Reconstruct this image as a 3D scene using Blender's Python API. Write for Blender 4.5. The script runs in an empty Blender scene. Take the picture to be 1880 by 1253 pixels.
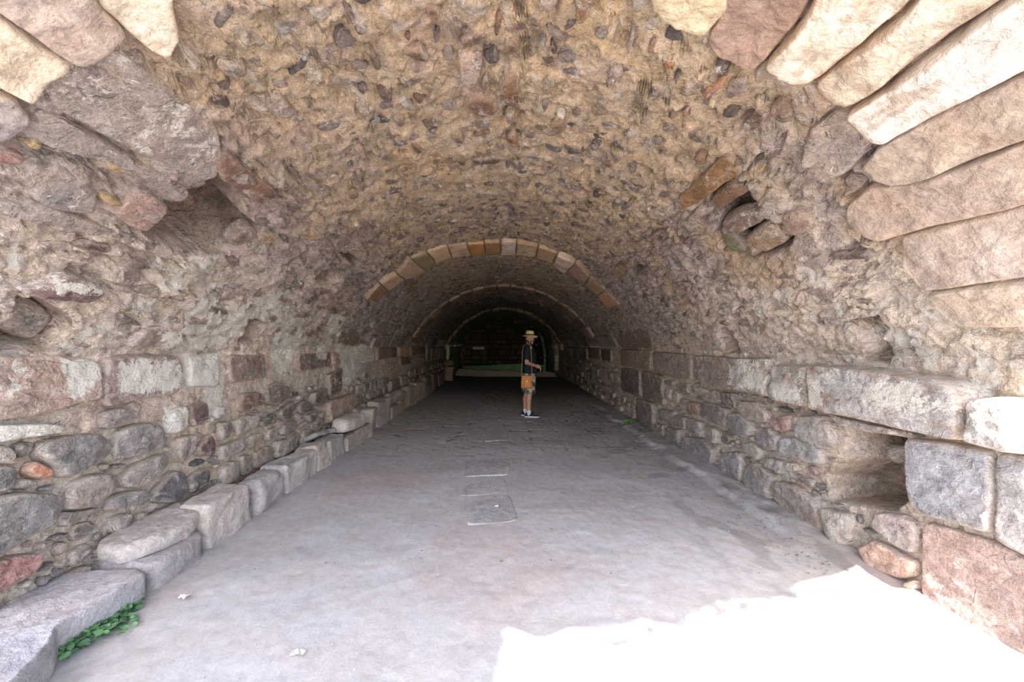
import bpy, bmesh, math, random
import numpy as np
from mathutils import Vector, Matrix

C = bpy.context.scene.collection
SC = bpy.context.scene
random.seed(7)
RNG = np.random.RandomState(11)

# ------------------------------------------------------------------ camera
CAMZ, F = 1.5, 731.0
VPX, VPY = 928.0, 632.0
cd = bpy.data.cameras.new('camera'); cam = bpy.data.objects.new('camera', cd); C.objects.link(cam)
cd.sensor_width = 36.0; cd.sensor_fit = 'HORIZONTAL'; cd.lens = F / 1880 * 36
cam.location = (0, 0, CAMZ); cam.rotation_euler = (math.radians(90), 0, 0)
cd.shift_x = (940 - VPX) / 1880; cd.shift_y = (VPY - 626.5) / 1880
cd.clip_start = 0.05; cd.clip_end = 300
SC.camera = cam
# ------------------------------------------------------------------ sky, sun, exposure
SA, SB = 0.06, 0.60                      # sunlight travels (SA, SB, -1)
w = bpy.data.worlds.new('sky'); SC.world = w; w.use_nodes = True
nt = w.node_tree; nt.nodes.clear()
sk = nt.nodes.new('ShaderNodeTexSky'); sk.sky_type = 'NISHITA'; sk.sun_disc = False
sk.sun_elevation = math.atan2(1, math.hypot(SA, SB)); sk.sun_rotation = math.atan2(-SA, -SB)
sk.dust_density = 2.5; sk.air_density = 1.0
hs = nt.nodes.new('ShaderNodeHueSaturation'); hs.inputs['Saturation'].default_value = 0.95
bg = nt.nodes.new('ShaderNodeBackground'); bg.inputs['Strength'].default_value = 0.52
wo = nt.nodes.new('ShaderNodeOutputWorld')
nt.links.new(sk.outputs[0], hs.inputs['Color']); nt.links.new(hs.outputs[0], bg.inputs[0]); nt.links.new(bg.outputs[0], wo.inputs[0])
sd = bpy.data.lights.new('sun', 'SUN'); sun = bpy.data.objects.new('sun', sd); C.objects.link(sun)
sd.energy = 9.0; sd.angle = math.radians(0.6); sd.color = (1.0, 0.965, 0.92)
sun.rotation_euler = Vector((SA, SB, -1)).to_track_quat('-Z', 'Y').to_euler()
sun.location = (-3, -8, 14)
SC.view_settings.view_transform = 'Standard'; SC.view_settings.look = 'None'
SC.view_settings.gamma = 1.0; SC.view_settings.use_curve_mapping = False
SC.view_settings.exposure = 1.3
try:
    SC.cycles.max_bounces = 7; SC.cycles.diffuse_bounces = 6
except Exception:
    pass

# ------------------------------------------------------------------ noise
def _h(ix, iy, iz, seed):
    n = (ix.astype(np.int64) * 374761393 + iy.astype(np.int64) * 668265263 + iz.astype(np.int64) * 2147483647 + seed * 1274126177) & 0xFFFFFFFF
    n = ((n ^ (n >> 13)) * 1274126177) & 0xFFFFFFFF
    n = ((n ^ (n >> 16)) * 2246822519) & 0xFFFFFFFF
    return ((n ^ (n >> 15)) & 0xFFFFFF) / float(0xFFFFFF)
def vnoise(p, seed=0):
    i = np.floor(p).astype(np.int64); f = p - i; f = f * f * (3 - 2 * f)
    x, y, z = i[:, 0], i[:, 1], i[:, 2]; fx, fy, fz = f[:, 0], f[:, 1], f[:, 2]
    r = 0
    for a in (0, 1):
        for b in (0, 1):
            for c in (0, 1):
                wgt = (fx if a else 1 - fx) * (fy if b else 1 - fy) * (fz if c else 1 - fz)
                r = r + wgt * _h(x + a, y + b, z + c, seed)
    return r
def fbm(p, scale, oct=4, seed=0, gain=0.5):
    p = np.asarray(p, float) * scale; a, t, s = 1.0, 0.0, 0.0
    for k in range(oct):
        s = s + a * vnoise(p + 17.3 * k, seed + k); t += a; a *= gain; p = p * 2.03
    return s / t
def sstep(a, b, x):
    t = np.clip((x - a) / (b - a), 0, 1); return t * t * (3 - 2 * t)
def lin(c):
    c = np.asarray(c, float) / 255.0
    return np.where(c <= 0.04045, c / 12.92, ((c + 0.055) / 1.055) ** 2.4)

# ------------------------------------------------------------------ the tunnel's cross-section: s runs from the foot of the left wall over the vault to the foot of the right wall
LEDGE, APEX = 1.42, 3.08
XL0, XL1, XR1, XR0 = -2.57, -2.60, 2.50, 2.54
def _profile():
    pts = [(XL0, -0.15), (XL0, 0.0), (XL1, LEDGE)]
    cx = (XL1 + XR1) / 2; hw = (XR1 - XL1) / 2; sag = APEX - LEDGE
    R = (hw * hw + sag * sag) / (2 * sag); cz = APEX - R
    a0 = math.atan2(-hw, LEDGE - cz); a1 = -a0
    for k in range(1, 241):
        a = a0 + (a1 - a0) * k / 240; pts.append((cx + R * math.sin(a), cz + R * math.cos(a)))
    pts += [(XR0, 0.0), (XR0, -0.15)]
    P = np.array(pts); d = np.hypot(*np.diff(P, axis=0).T); S = np.concatenate([[0], np.cumsum(d)])
    SS = np.linspace(0, S[-1], 2400)
    X = np.interp(SS, S, P[:, 0]); Z = np.interp(SS, S, P[:, 1])
    tx = np.gradient(X, SS); tz = np.gradient(Z, SS)
    k = np.ones(31) / 31
    tx = np.convolve(np.pad(tx, 15, 'edge'), k, 'valid'); tz = np.convolve(np.pad(tz, 15, 'edge'), k, 'valid')
    l = np.hypot(tx, tz)
    return SS, X, Z, tz / l, -tx / l          # inward normal (towards the room)
PS, PX, PZ, PNX, PNZ = _profile()
STOT = PS[-1]
S_LL = 0.15 + math.hypot(XL1 - XL0, LEDGE); S_LR = STOT - 0.15 - math.hypot(XR1 - XR0, LEDGE); S_C = STOT / 2
PPHI = np.unwrap(np.arctan2(PX, PZ - CAMZ)); PRAD = np.hypot(PX, PZ - CAMZ)
def surf(s, y, h=0.0):
    """a point of the lining, h metres into the room"""
    x = np.interp(s, PS, PX) + h * np.interp(s, PS, PNX); z = np.interp(s, PS, PZ) + h * np.interp(s, PS, PNZ)
    return np.stack([x, y, z], -1)
def at(px, py):
    """where the photograph's pixel lies on the lining: (s, y)"""
    dx, dz = (px - VPX) / F, (VPY - py) / F
    ph = math.atan2(dx, dz)
    return np.array([np.interp(ph, PPHI, PS), np.interp(ph, PPHI, PRAD) / math.hypot(dx, dz)])
def on_z(px, py, z=0.0):
    d = F * (CAMZ - z) / (py - VPY); return ((px - VPX) * d / F, d)
Z1 = (0, 0, .4948); Z3 = (1260, 0, .4948); Z4 = (0, 560, .5531); Z6 = (1160, 560, .553); Z7 = (1180, 760, .2872)
ZB = (0, 480, .2394); ZC = (380, 480, .2394); ZD = (0, 740, .2874); ZE = (1060, 520, .2394); ZF = (1440, 540, .2633)
ZH = (240, 260, .2447); ZG = (1240, 260, .2075); ZK = (620, 0, .3723); Z5 = (560, 420, .3723); ZP = (640, 760, .3936)
def px(zm, pts): return [(zm[0] + zm[2] * a, zm[1] + zm[2] * b) for a, b in pts]
def sy(zm, pts): return np.array([at(a, b) for a, b in px(zm, pts)])
YEND = 24.0
def mouth(s):
    x = np.abs(np.interp(s, PS, PX)); z = np.interp(s, PS, PZ)
    return np.where(z > LEDGE, np.interp(x, [0, .7, 1.41, 2.0, 2.28, 2.5], [.20, .38, .78, 1.30, 1.66, 1.90]), 1.88 - 0.0 * x)

def inpoly(poly, s, y):
    c = np.zeros(np.shape(s), bool); n = len(poly)
    for i in range(n):
        x1, y1 = poly[i]; x2, y2 = poly[(i + 1) % n]
        if y1 == y2: continue
        c ^= ((y1 > y) != (y2 > y)) & (s < (x2 - x1) * (y - y1) / (y2 - y1) + x1)
    return c
def sdf(poly, s, y):
    """positive inside, metres"""
    d = np.full(np.shape(s), 1e9); n = len(poly)
    for i in range(n):
        a = poly[i]; b = poly[(i + 1) % n]; e = b - a; L = max(e @ e, 1e-12)
        t = np.clip(((s - a[0]) * e[0] + (y - a[1]) * e[1]) / L, 0, 1)
        d = np.minimum(d, np.hypot(s - a[0] - t * e[0], y - a[1] - t * e[1]))
    return np.where(inpoly(poly, s, y), d, -d)
def field(poly, s, y, a, b):
    """smooth mask of a polygon, 0 outside, 1 inside"""
    r = np.zeros(np.shape(s)); m = .12
    k = (s > poly[:, 0].min() - m) & (s < poly[:, 0].max() + m) & (y > poly[:, 1].min() - m) & (y < poly[:, 1].max() + m)
    if k.any(): r[k] = sstep(a, b, sdf(poly, s[k], y[k]))
    return r

# ------------------------------------------------------------------ materials
def stone_mat(name, bump=1.0, grain=1.0, white=(0.76, 0.70, 0.61), speck=1.0, rub=0.0):
    m = bpy.data.materials.new(name); m.use_nodes = True; t = m.node_tree; N = t.nodes; L = t.links
    N.clear(); out = N.new('ShaderNodeOutputMaterial'); b = N.new('ShaderNodeBsdfPrincipled'); L.new(b.outputs[0], out.inputs[0])
    b.inputs['Roughness'].default_value = .93; b.inputs['Specular IOR Level'].default_value = .12
    tc = N.new('ShaderNodeTexCoord'); co = tc.outputs['Object']
    def noise(sc, det=4, rough=.6, dist=0.0):
        n = N.new('ShaderNodeTexNoise'); n.inputs['Scale'].default_value = sc; n.inputs['Detail'].default_value = det
        n.inputs['Roughness'].default_value = rough; n.inputs['Distortion'].default_value = dist; L.new(co, n.inputs['Vector']); return n.outputs[0]
    def mr(v, a, b_, c, d):
        n = N.new('ShaderNodeMapRange'); n.inputs[1].default_value = a; n.inputs[2].default_value = b_; n.inputs[3].default_value = c; n.inputs[4].default_value = d
        L.new(v, n.inputs[0]); return n.outputs[0]
    def mth(op, a, b_):
        n = N.new('ShaderNodeMath'); n.operation = op
        for i, v in enumerate((a, b_)):
            if isinstance(v, (int, float)): n.inputs[i].default_value = v
            else: L.new(v, n.inputs[i])
        return n.outputs[0]
    def mix(f, a, b_, mode='MIX'):
        n = N.new('ShaderNodeMix'); n.data_type = 'RGBA'; n.blend_type = mode
        if isinstance(f, (int, float)): n.inputs[0].default_value = f
        else: L.new(f, n.inputs[0])
        for i, v in ((6, a), (7, b_)):
            if isinstance(v, tuple): n.inputs[i].default_value = (*v, 1)
            else: L.new(v, n.inputs[i])
        return n.outputs[2]
    ac = N.new('ShaderNodeAttribute'); ac.attribute_name = 'Col'
    aw = N.new('ShaderNodeAttribute'); aw.attribute_name = 'Wh'
    n_big = noise(3.2, 3, .62, .4); n_mid = noise(14, 5, .68, .6); n_fin = noise(70, 4, .7); n_mic = noise(260, 2, .6)
    v1 = mr(n_mid, .3, .7, 1 - .34 * grain, 1 + .30 * grain); v2 = mr(n_fin, .3, .7, 1 - .26 * grain, 1 + .24 * grain); v3 = mr(n_mic, .3, .7, 1 - .14 * grain, 1 + .14 * grain)
    v = mth('MULTIPLY', mth('MULTIPLY', v1, v2), v3)
    vc = N.new('ShaderNodeCombineColor'); [L.new(v, vc.inputs[i]) for i in range(3)]
    col = mix(1.0, ac.outputs['Color'], vc.outputs[0], 'MULTIPLY')
    # warm and cool drift of the rock itself
    col = mix(mr(n_big, .42, .66, 0, .22), col, (0.50, 0.37, 0.27), 'OVERLAY')
    st = N.new('ShaderNodeMapping'); st.inputs['Scale'].default_value = (1, .38, 1); L.new(co, st.inputs[0])
    n_lay = N.new('ShaderNodeTexNoise'); n_lay.inputs['Scale'].default_value = 17; n_lay.inputs['Detail'].default_value = 5; n_lay.inputs['Roughness'].default_value = .66; n_lay.inputs['Distortion'].default_value = .9; L.new(st.outputs[0], n_lay.inputs['Vector']); n_lay = n_lay.outputs[0]
    if rub:
        wd = N.new('ShaderNodeTexNoise'); wd.inputs['Scale'].default_value = 9; wd.inputs['Detail'].default_value = 1; L.new(co, wd.inputs['Vector'])
        vm = N.new('ShaderNodeVectorMath'); vm.operation = 'MULTIPLY_ADD'; vm.inputs[1].default_value = (.09, .09, .09); L.new(wd.outputs['Color'], vm.inputs[0]); L.new(st.outputs[0], vm.inputs[2])
        vo = N.new('ShaderNodeTexVoronoi'); vo.inputs['Scale'].default_value = 15; L.new(vm.outputs[0], vo.inputs['Vector'])
        ve = N.new('ShaderNodeTexVoronoi'); ve.feature = 'DISTANCE_TO_EDGE'; ve.inputs['Scale'].default_value = 15; L.new(vm.outputs[0], ve.inputs['Vector'])
        sp = N.new('ShaderNodeSeparateColor'); L.new(vo.outputs['Color'], sp.inputs[0])
        chip = mth('MULTIPLY', mr(ve.outputs['Distance'], .05, .10, 0, 1), mth('MULTIPLY', mr(sp.outputs[0], .50, .52, 0, 1), mr(noise(5, 2, .6), .44, .50, 0, 1)))
        rp = N.new('ShaderNodeValToRGB'); rp.color_ramp.interpolation = 'CONSTANT'; L.new(sp.outputs[1], rp.inputs[0])
        for e_, (p_, c_) in zip((rp.color_ramp.elements[0], rp.color_ramp.elements[1]), ((0, (.13, .10, .085)), (.22, (.24, .19, .16)))): e_.position = p_; e_.color = (*c_, 1)
        for p_, c_ in ((.42, (.34, .27, .22)), (.6, (.17, .14, .125)), (.74, (.44, .37, .31)), (.9, (.55, .50, .44))): e_ = rp.color_ramp.elements.new(p_); e_.color = (*c_, 1)
        col = mix(mth('MULTIPLY', chip, .5 * rub), col, mix(1.0, rp.outputs[0], vc.outputs[0], 'MULTIPLY'))
        col = mix(mr(n_lay, .33, .25, 0, .38), col, (0.14, .115, .10))
        col = mix(mr(n_lay, .54, .70, 0, .55), col, (0.62, .55, .48))
    col = mix(mth('MULTIPLY', mr(noise(9, 4, .7, 1.0), .60, .66, 0, .55 * speck), 1.0), col, (0.62, 0.57, 0.52))     # pale scale
    col = mix(mr(noise(22, 4, .75, .8), .62, .70, 0, .6 * speck), col, (0.13, 0.105, 0.09))                          # dark crust
    # whitewash that has flaked
    wn = mth('ADD', mth('MULTIPLY', mth('SUBTRACT', mth('ADD', mth('MULTIPLY', noise(6.5, 5, .76, .5), .6), mth('MULTIPLY', noise(28, 4, .75, .8), .4)), .5), 2.9), aw.outputs['Fac'])
    wf = mr(wn, .46, .54, 0, 1); n_ = N.new('ShaderNodeMath'); n_.operation = 'MULTIPLY'; n_.inputs[1].default_value = .92; L.new(wf, n_.inputs[0])
    wcol = mix(mr(n_fin, .3, .7, 0, .5), white, (white[0] * .80, white[1] * .77, white[2] * .73))
    col = mix(n_.outputs[0], col, wcol)
    L.new(col, b.inputs['Base Color'])
    h = mth('ADD', mth('MULTIPLY', n_mid, .9), mth('ADD', mth('MULTIPLY', n_fin, .42), mth('ADD', mth('MULTIPLY', n_mic, .13), mth('MULTIPLY', wf, .05))))
    h = mth('ADD', h, mth('MULTIPLY', n_lay, .9 if rub else .35))
    if rub: h = mth('ADD', h, mth('MULTIPLY', chip, .22))
    bp = N.new('ShaderNodeBump'); bp.inputs['Strength'].default_value = min(1, .9 * bump); bp.inputs['Distance'].default_value = .040 * bump; L.new(h, bp.inputs['Height'])
    L.new(bp.outputs[0], b.inputs['Normal'])
    return m
M_VAULT = stone_mat('rubble_masonry', 1.15, rub=1.0); M_WALL = stone_mat('wall_masonry', .95, rub=.35); M_BLOCK = stone_mat('cut_stone', .8, .75, speck=.3)
M_KERB = stone_mat('kerb_stone', .8, .75, speck=.25); M_DARKW = stone_mat('far_masonry', 1.0)
def plain(name, col, rough=.85, bump=0, var=.15, scale=40, metal=0):
    m = bpy.data.materials.new(name); m.use_nodes = True; t = m.node_tree; b = t.nodes['Principled BSDF']; b.inputs['Roughness'].default_value = rough
    b.inputs['Specular IOR Level'].default_value = .25; b.inputs['Metallic'].default_value = metal
    tc = t.nodes.new('ShaderNodeTexCoord'); n = t.nodes.new('ShaderNodeTexNoise'); n.inputs['Scale'].default_value = scale; n.inputs['Detail'].default_value = 4
    t.links.new(tc.outputs['Object'], n.inputs['Vector'])
    r = t.nodes.new('ShaderNodeValToRGB'); r.color_ramp.elements[0].position = .3; r.color_ramp.elements[1].position = .7
    r.color_ramp.elements[0].color = (*[c * (1 - var) for c in col], 1); r.color_ramp.elements[1].color = (*[min(1, c * (1 + var)) for c in col], 1)
    t.links.new(n.outputs[0], r.inputs[0]); t.links.new(r.outputs[0], b.inputs['Base Color'])
    if bump:
        bp = t.nodes.new('ShaderNodeBump'); bp.inputs['Strength'].default_value = bump; bp.inputs['Distance'].default_value = .01
        t.links.new(n.outputs[0], bp.inputs['Height']); t.links.new(bp.outputs[0], b.inputs['Normal'])
    return m

# ------------------------------------------------------------------ mesh gathering
class MB:
    def __init__(s): s.V = []; s.Q = []; s.T = []; s.Cc = []; s.W = []; s.n = 0
    def add(s, V, Q=None, T=None, col=None, wh=None):
        V = np.asarray(V, float).reshape(-1, 3); k = len(V); s.V.append(V)
        if Q is not None and len(Q): s.Q.append(np.asarray(Q) + s.n)
        if T is not None and len(T): s.T.append(np.asarray(T) + s.n)
        col = np.array([.4, .4, .4]) if col is None else np.asarray(col, float)
        if col.ndim == 1: col = np.tile(col, (k, 1))
        s.Cc.append(col); s.W.append(np.zeros(k) if wh is None else np.broadcast_to(np.asarray(wh, float), (k,)))
        s.n += k
    def build(s, name, mat, parent=None, kind=None, smooth=True):
        V = np.concatenate(s.V); faces = []
        me = bpy.data.meshes.new(name)
        Q = np.concatenate(s.Q) if s.Q else np.zeros((0, 4), int); T = np.concatenate(s.T) if s.T else np.zeros((0, 3), int)
        me.vertices.add(len(V)); me.vertices.foreach_set('co', V.ravel())
        nl = Q.size + T.size; me.loops.add(nl); me.loops.foreach_set('vertex_index', np.concatenate([Q.ravel(), T.ravel()]).astype(np.int32))
        nf = len(Q) + len(T); me.polygons.add(nf)
        st = np.concatenate([np.arange(len(Q)) * 4, Q.size + np.arange(len(T)) * 3]).astype(np.int32)
        me.polygons.foreach_set('loop_start', st)
        me.polygons.foreach_set('use_smooth', np.full(nf, smooth))
        me.update(calc_edges=True); me.validate()
        a = me.attributes.new('Col', 'FLOAT_COLOR', 'POINT'); cc = np.concatenate(s.Cc)
        a.data.foreach_set('color', np.concatenate([cc, np.ones((len(cc), 1))], 1).ravel())
        a = me.attributes.new('Wh', 'FLOAT', 'POINT'); a.data.foreach_set('value', np.concatenate(s.W).astype(float))
        me.materials.append(mat)
        o = bpy.data.objects.new(name, me); C.objects.link(o)
        if parent: o.parent = parent
        if kind: o['kind'] = kind
        return o
def tag(o, label=None, cat=None, group=None, kind=None):
    if label: o['label'] = label
    if cat: o['category'] = cat
    if group: o['group'] = group
    if kind: o['kind'] = kind
    return o
def empty(name, loc, label, cat, group=None):
    o = bpy.data.objects.new(name, None); C.objects.link(o); o.location = loc; o.empty_display_size = .2
    return tag(o, label, cat, group)
def attach(o, p):
    """make o (built in world coordinates) a child of p, keeping where it is"""
    bpy.context.view_layer.update(); o.parent = p; o.matrix_parent_inverse = Matrix.Translation(-Vector(p.location)); return o
def quads(nr, nc, wrap=False):
    i, j = np.meshgrid(np.arange(nr - 1), np.arange(nc if wrap else nc - 1), indexing='ij'); j2 = (j + 1) % nc
    return np.stack([i * nc + j, i * nc + j2, (i + 1) * nc + j2, (i + 1) * nc + j], -1).reshape(-1, 4)

# ------------------------------------------------------------------ what is traced on the lining
OCH = (176, 155, 128); GRY = (158, 146, 137); BRN = (120, 98, 84); WHT = (236, 224, 206)
WASH = [  # whitewash, (polygon, strength)
    (sy(ZB, [(440, 740), (690, 750), (700, 900), (640, 990), (500, 1050), (450, 900)]), .9),
    (sy(ZB, [(860, 760), (1340, 730), (1400, 860), (1330, 1000), (1060, 1060), (880, 1000), (860, 880)]), .62),
    (sy(ZB, [(1410, 700), (1700, 680), (1700, 960), (1420, 980)]), .85),
    (sy(ZB, [(40, 190), (400, 70), (700, 120), (790, 210), (760, 260), (600, 240), (300, 200)]), .62),
    (sy(ZB, [(1150, 500), (1390, 520), (1400, 640), (1200, 660)]), .65),
    (sy(ZB, [(490, 640), (660, 630), (670, 700), (480, 700)]), .7),
    (sy(ZD, [(-90, 140), (240, 125), (240, 210), (0, 250), (-90, 265)]), 1.0),
    (sy(ZD, [(1040, 200), (1060, 40), (1180, 20), (1180, 160), (1100, 210)]), .85),
    (sy(ZC, [(0, 400), (200, 330), (600, 230), (740, 250), (640, 380), (770, 400), (740, 560), (680, 700), (650, 840), (560, 850), (500, 720), (560, 500), (250, 480), (200, 600), (0, 690)]), .88),
    (sy(ZC, [(980, 620), (1060, 640), (1290, 650), (1290, 760), (1200, 800), (1130, 900), (1070, 1000), (1020, 930), (1030, 800), (980, 700)]), .8),
    (sy(ZC, [(920, 440), (1060, 390), (1000, 560), (940, 640), (900, 760), (830, 750), (820, 700), (900, 640), (940, 540)]), 1.0),
    (sy(ZC, [(0, 700), (140, 690), (150, 1000), (120, 1180), (0, 1250)]), .8),
    (sy(ZF, [(290, 560), (470, 600), (470, 740), (300, 800)]), .65), (sy(ZF, [(740, 600), (900, 560), (1180, 600), (1100, 760), (1000, 820), (800, 830), (700, 760)]), .58),
    (sy(ZF, [(20, 600), (270, 640), (240, 780), (0, 740)]), .66), (sy(ZF, [(690, 255), (960, 260), (950, 350), (760, 380)]), .95),
    (sy(ZE, [(1210, 600), (1280, 620), (1280, 820), (1220, 820)]), .6), (sy(ZE, [(1300, 580), (1540, 600), (1550, 880), (1300, 820)]), .5),
    (sy(Z1, [(430, 330), (500, 320), (560, 380), (480, 410)]), .6), (sy(Z1, [(520, 380), (640, 350), (740, 420), (600, 440)]), .45),
]
WASH += [(sy(ZB, [(1350, 300), (1671, 250), (1671, 700), (1400, 690)]), .5), (sy(ZB, [(480, 440), (900, 400), (950, 640), (600, 680)]), .36), (sy(ZB, [(820, 230), (1250, 230), (1300, 480), (900, 420)]), .40),
    (sy(Z1, [(500, 960), (800, 930), (900, 1080), (560, 1120)]), .42), (sy(Z1, [(0, 920), (110, 930), (100, 1010), (0, 1020)]), .6), (sy(Z1, [(0, 760), (100, 800), (160, 870), (0, 850)]), .5), (sy(ZD, [(300, 20), (600, -20), (560, 60), (330, 80)]), .5),
    (sy(ZF, [(230, 60), (700, 20), (820, 120), (360, 180)]), .42), (sy(ZE, [(1300, 20), (1671, 0), (1671, 300), (1350, 250)]), .36), (sy(Z3, [(400, 940), (560, 930), (560, 1080), (380, 1050)]), .42), (sy(ZC, [(1240, 450), (1310, 450), (1300, 510), (1230, 510)]), .5)]
def wash(s, y):
    r = np.zeros(np.shape(s))
    for p, v in WASH: r = np.maximum(r, min(1.12, v * 1.15 + .04) * field(p, s, y, -.09, .09))
    # thin remains of limewash low on both haunches
    z = np.interp(s, PS, PZ); P = surf(s, y)
    base = sstep(.7, 1.2, z) * (1 - sstep(1.75, 2.25, z)) * (1 - sstep(4.5, 9, y)) * .40
    lowr = (1 - sstep(1.0, 1.3, z)) * .10 * (1 - sstep(5, 9, y))
    return np.maximum(r, np.maximum(base, lowr) * sstep(.3, .6, fbm(P, 1.6, 3, 5)))
def mortar(s, y):
    P = surf(s, y); n = fbm(P, 1.5, 4, 21); n2 = fbm(P, 4.5, 4, 33); z = P[..., 2]
    c = lin(OCH)[None] + 0 * P
    crown = 1 - sstep(1.0, 2.1, np.abs(s - S_C) + (n - .5) * 1.6)
    grey = lin(GRY)
    c = c * crown[:, None] + grey[None] * (1 - crown[:, None])
    c = c + (lin((172, 152, 150)) - c) * (sstep(.52, .66, n2) * .6 * (1 - .6 * crown))[:, None]
    c = c + (lin((186, 160, 122)) - c) * (sstep(.56, .68, n) * .5)[:, None]
    # bare lime mortar between the stones of the walls is pale ochre
    wl = 1 - sstep(1.3, 1.7, z)
    c = c + (lin((190, 174, 156)) - c) * (wl * .7)[:, None]
    hz = sstep(1.25, 1.45, z) * (1 - sstep(1.9, 2.4, z + (n - .5))) * (1 - sstep(3.5, 7, y))
    c = c + (lin((208, 192, 176)) - c) * (hz * .75)[:, None]
    c = np.minimum(c * 1.28, .8); far = sstep(9, 16, y); c = c * (1 - .45 * far)[:, None]  # colour darkened with depth to deepen the gloom of the far end
    return c
HOLES = [ # (polygon, depth, edge width, slope: deeper towards this side in s / y)
    (sy(ZH, [(80, 690), (180, 600), (280, 460), (440, 360), (560, 310), (640, 270), (780, 330), (1000, 450), (880, 480), (860, 560), (980, 640), (900, 700), (700, 850), (500, 850), (200, 750)]), .42, .03),
    (sy(ZG, [(250, 520), (460, 360), (680, 430), (740, 570), (860, 680), (1000, 800), (1040, 900), (960, 980), (700, 1050), (430, 1000), (310, 860), (390, 700), (270, 600)]), .28, .03),
    (sy(ZB, [(110, 300), (160, 275), (370, 280), (545, 300), (450, 340), (575, 445), (580, 520), (430, 700), (-120, 705), (-120, 520), (115, 430)]), .34, .05),
    (sy(ZC, [(310, 440), (410, 430), (460, 480), (430, 560), (390, 640), (220, 640), (270, 560)]), .17, .05),
    (sy(ZC, [(860, 520), (920, 490), (930, 560), (860, 640), (805, 650)]), .24, .04), (sy(ZC, [(1200, 530), (1290, 520), (1240, 630), (1180, 640)]), .28, .04),
    (sy(Z6, [(700, 400), (905, 440), (912, 590), (915, 650), (860, 690), (650, 650), (640, 560), (720, 500)]), .46, .05),
    (sy(ZF, [(400, 185), (670, 140), (710, 250), (690, 300), (720, 380), (725, 495), (480, 480), (560, 430), (530, 330), (480, 230)]), .34, .04),
    (sy(ZE, [(1060, 340), (1150, 330), (1210, 430), (1250, 550), (1110, 545), (1120, 450)]), .34, .05),
    (sy(ZG, [(880, 430), (1000, 370), (1020, 400), (920, 445)]), .07, .02),
    (sy(ZH, [(1580, 860), (1640, 840), (1740, 910), (1700, 950), (1600, 890)]), .2, .04), (sy(ZH, [(1380, 1040), (1450, 970), (1600, 960), (1620, 1000), (1500, 1080), (1390, 1090)]), .14, .05),
    (sy(Z3, [(440, 600), (480, 580), (550, 600), (540, 640), (490, 640)]), .05, .02), (sy(Z3, [(60, 440), (110, 420), (150, 450), (80, 470)]), .05, .02),
    (sy(Z5, [(1590, 200), (1650, 180), (1700, 250), (1640, 270)]), .2, .05), (sy(Z5, [(505, 315), (520, 280), (560, 300), (560, 320)]), .15, .05),
    (sy(Z1, [(1110, 290), (1150, 280), (1140, 330), (1115, 325)]), .04, .02),
]
def relief_h(s, y, P):
    """shape of the bare mortar lining, metres into the room"""
    h = (fbm(P, 2.2, 3, 3) - .5) * .085 + (fbm(P, 8.0, 4, 8, .6) - .5) * .075 + (fbm(P, 26., 3, 12, .6) - .5) * .034
    lay = fbm(P * np.array([1, .3, 1]), 11., 3, 57, .6) - .5
    h = h + lay * .07 * sstep(.5, 1.5, np.abs(s - S_C))
    h = h - .03 * sstep(.60, .70, fbm(P, 13., 2, 58))
    z = P[..., 2]
    low = 1 - sstep(1.25, 1.5, z)
    h = h * (1 - .55 * low) - .022 * low
    k = np.abs(fbm(P * np.array([1, .35, 1]), 5., 3, 44) - .5)            # long cracks along the tunnel
    h = h - .035 * (1 - sstep(0, .022, k)) * sstep(1.5, 1.9, z) * sstep(.9, 1.6, np.abs(s - S_C))
    for p, d, e in HOLES:
        hm = field(p, s, y, 0, e); h = h - d * hm * (1 + .5 * (fbm(P, 7., 3, 77) - .5) * hm)
    return h

# ------------------------------------------------------------------ one stone standing proud of the lining
SHRINK = 1.0
def outline(poly, n, jit, seed):
    P = np.asarray(poly, float)
    for q in (.25, .25):
        Q = np.roll(P, -1, 0); L_ = np.hypot(*(Q - P).T)[:, None] + 1e-9; q = np.minimum(q, .022 / L_)
        P = np.stack([P * (1 - q) + Q * q, P * q + Q * (1 - q)], 1).reshape(-1, 2)
    c = P.mean(0); Q = np.vstack([P, P[:1]]); d = np.concatenate([[0], np.cumsum(np.hypot(*np.diff(Q, axis=0).T))])
    t = np.linspace(0, d[-1], n, endpoint=False); P = np.stack([np.interp(t, d, Q[:, 0]), np.interp(t, d, Q[:, 1])], -1)
    # area centroid
    x, y = P[:, 0], P[:, 1]; x1, y1 = np.roll(x, -1), np.roll(y, -1); cr = x * y1 - x1 * y; A = cr.sum() / 2
    c = np.array([((x + x1) * cr).sum() / (6 * A), ((y + y1) * cr).sum() / (6 * A)])
    R = np.hypot(*(P - c).T).mean()
    nz = fbm(np.concatenate([P, np.full((n, 1), seed * 3.1)], 1), 2.2 / R, 3, seed) - .5 + .35 * (fbm(np.concatenate([P, np.full((n, 1), seed * 2.1)], 1), 24, 3, seed) - .5) * min(1, .12 / R)
    P = c + (P - c) * (1 + nz[:, None] * jit)
    return P, c, R
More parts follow.
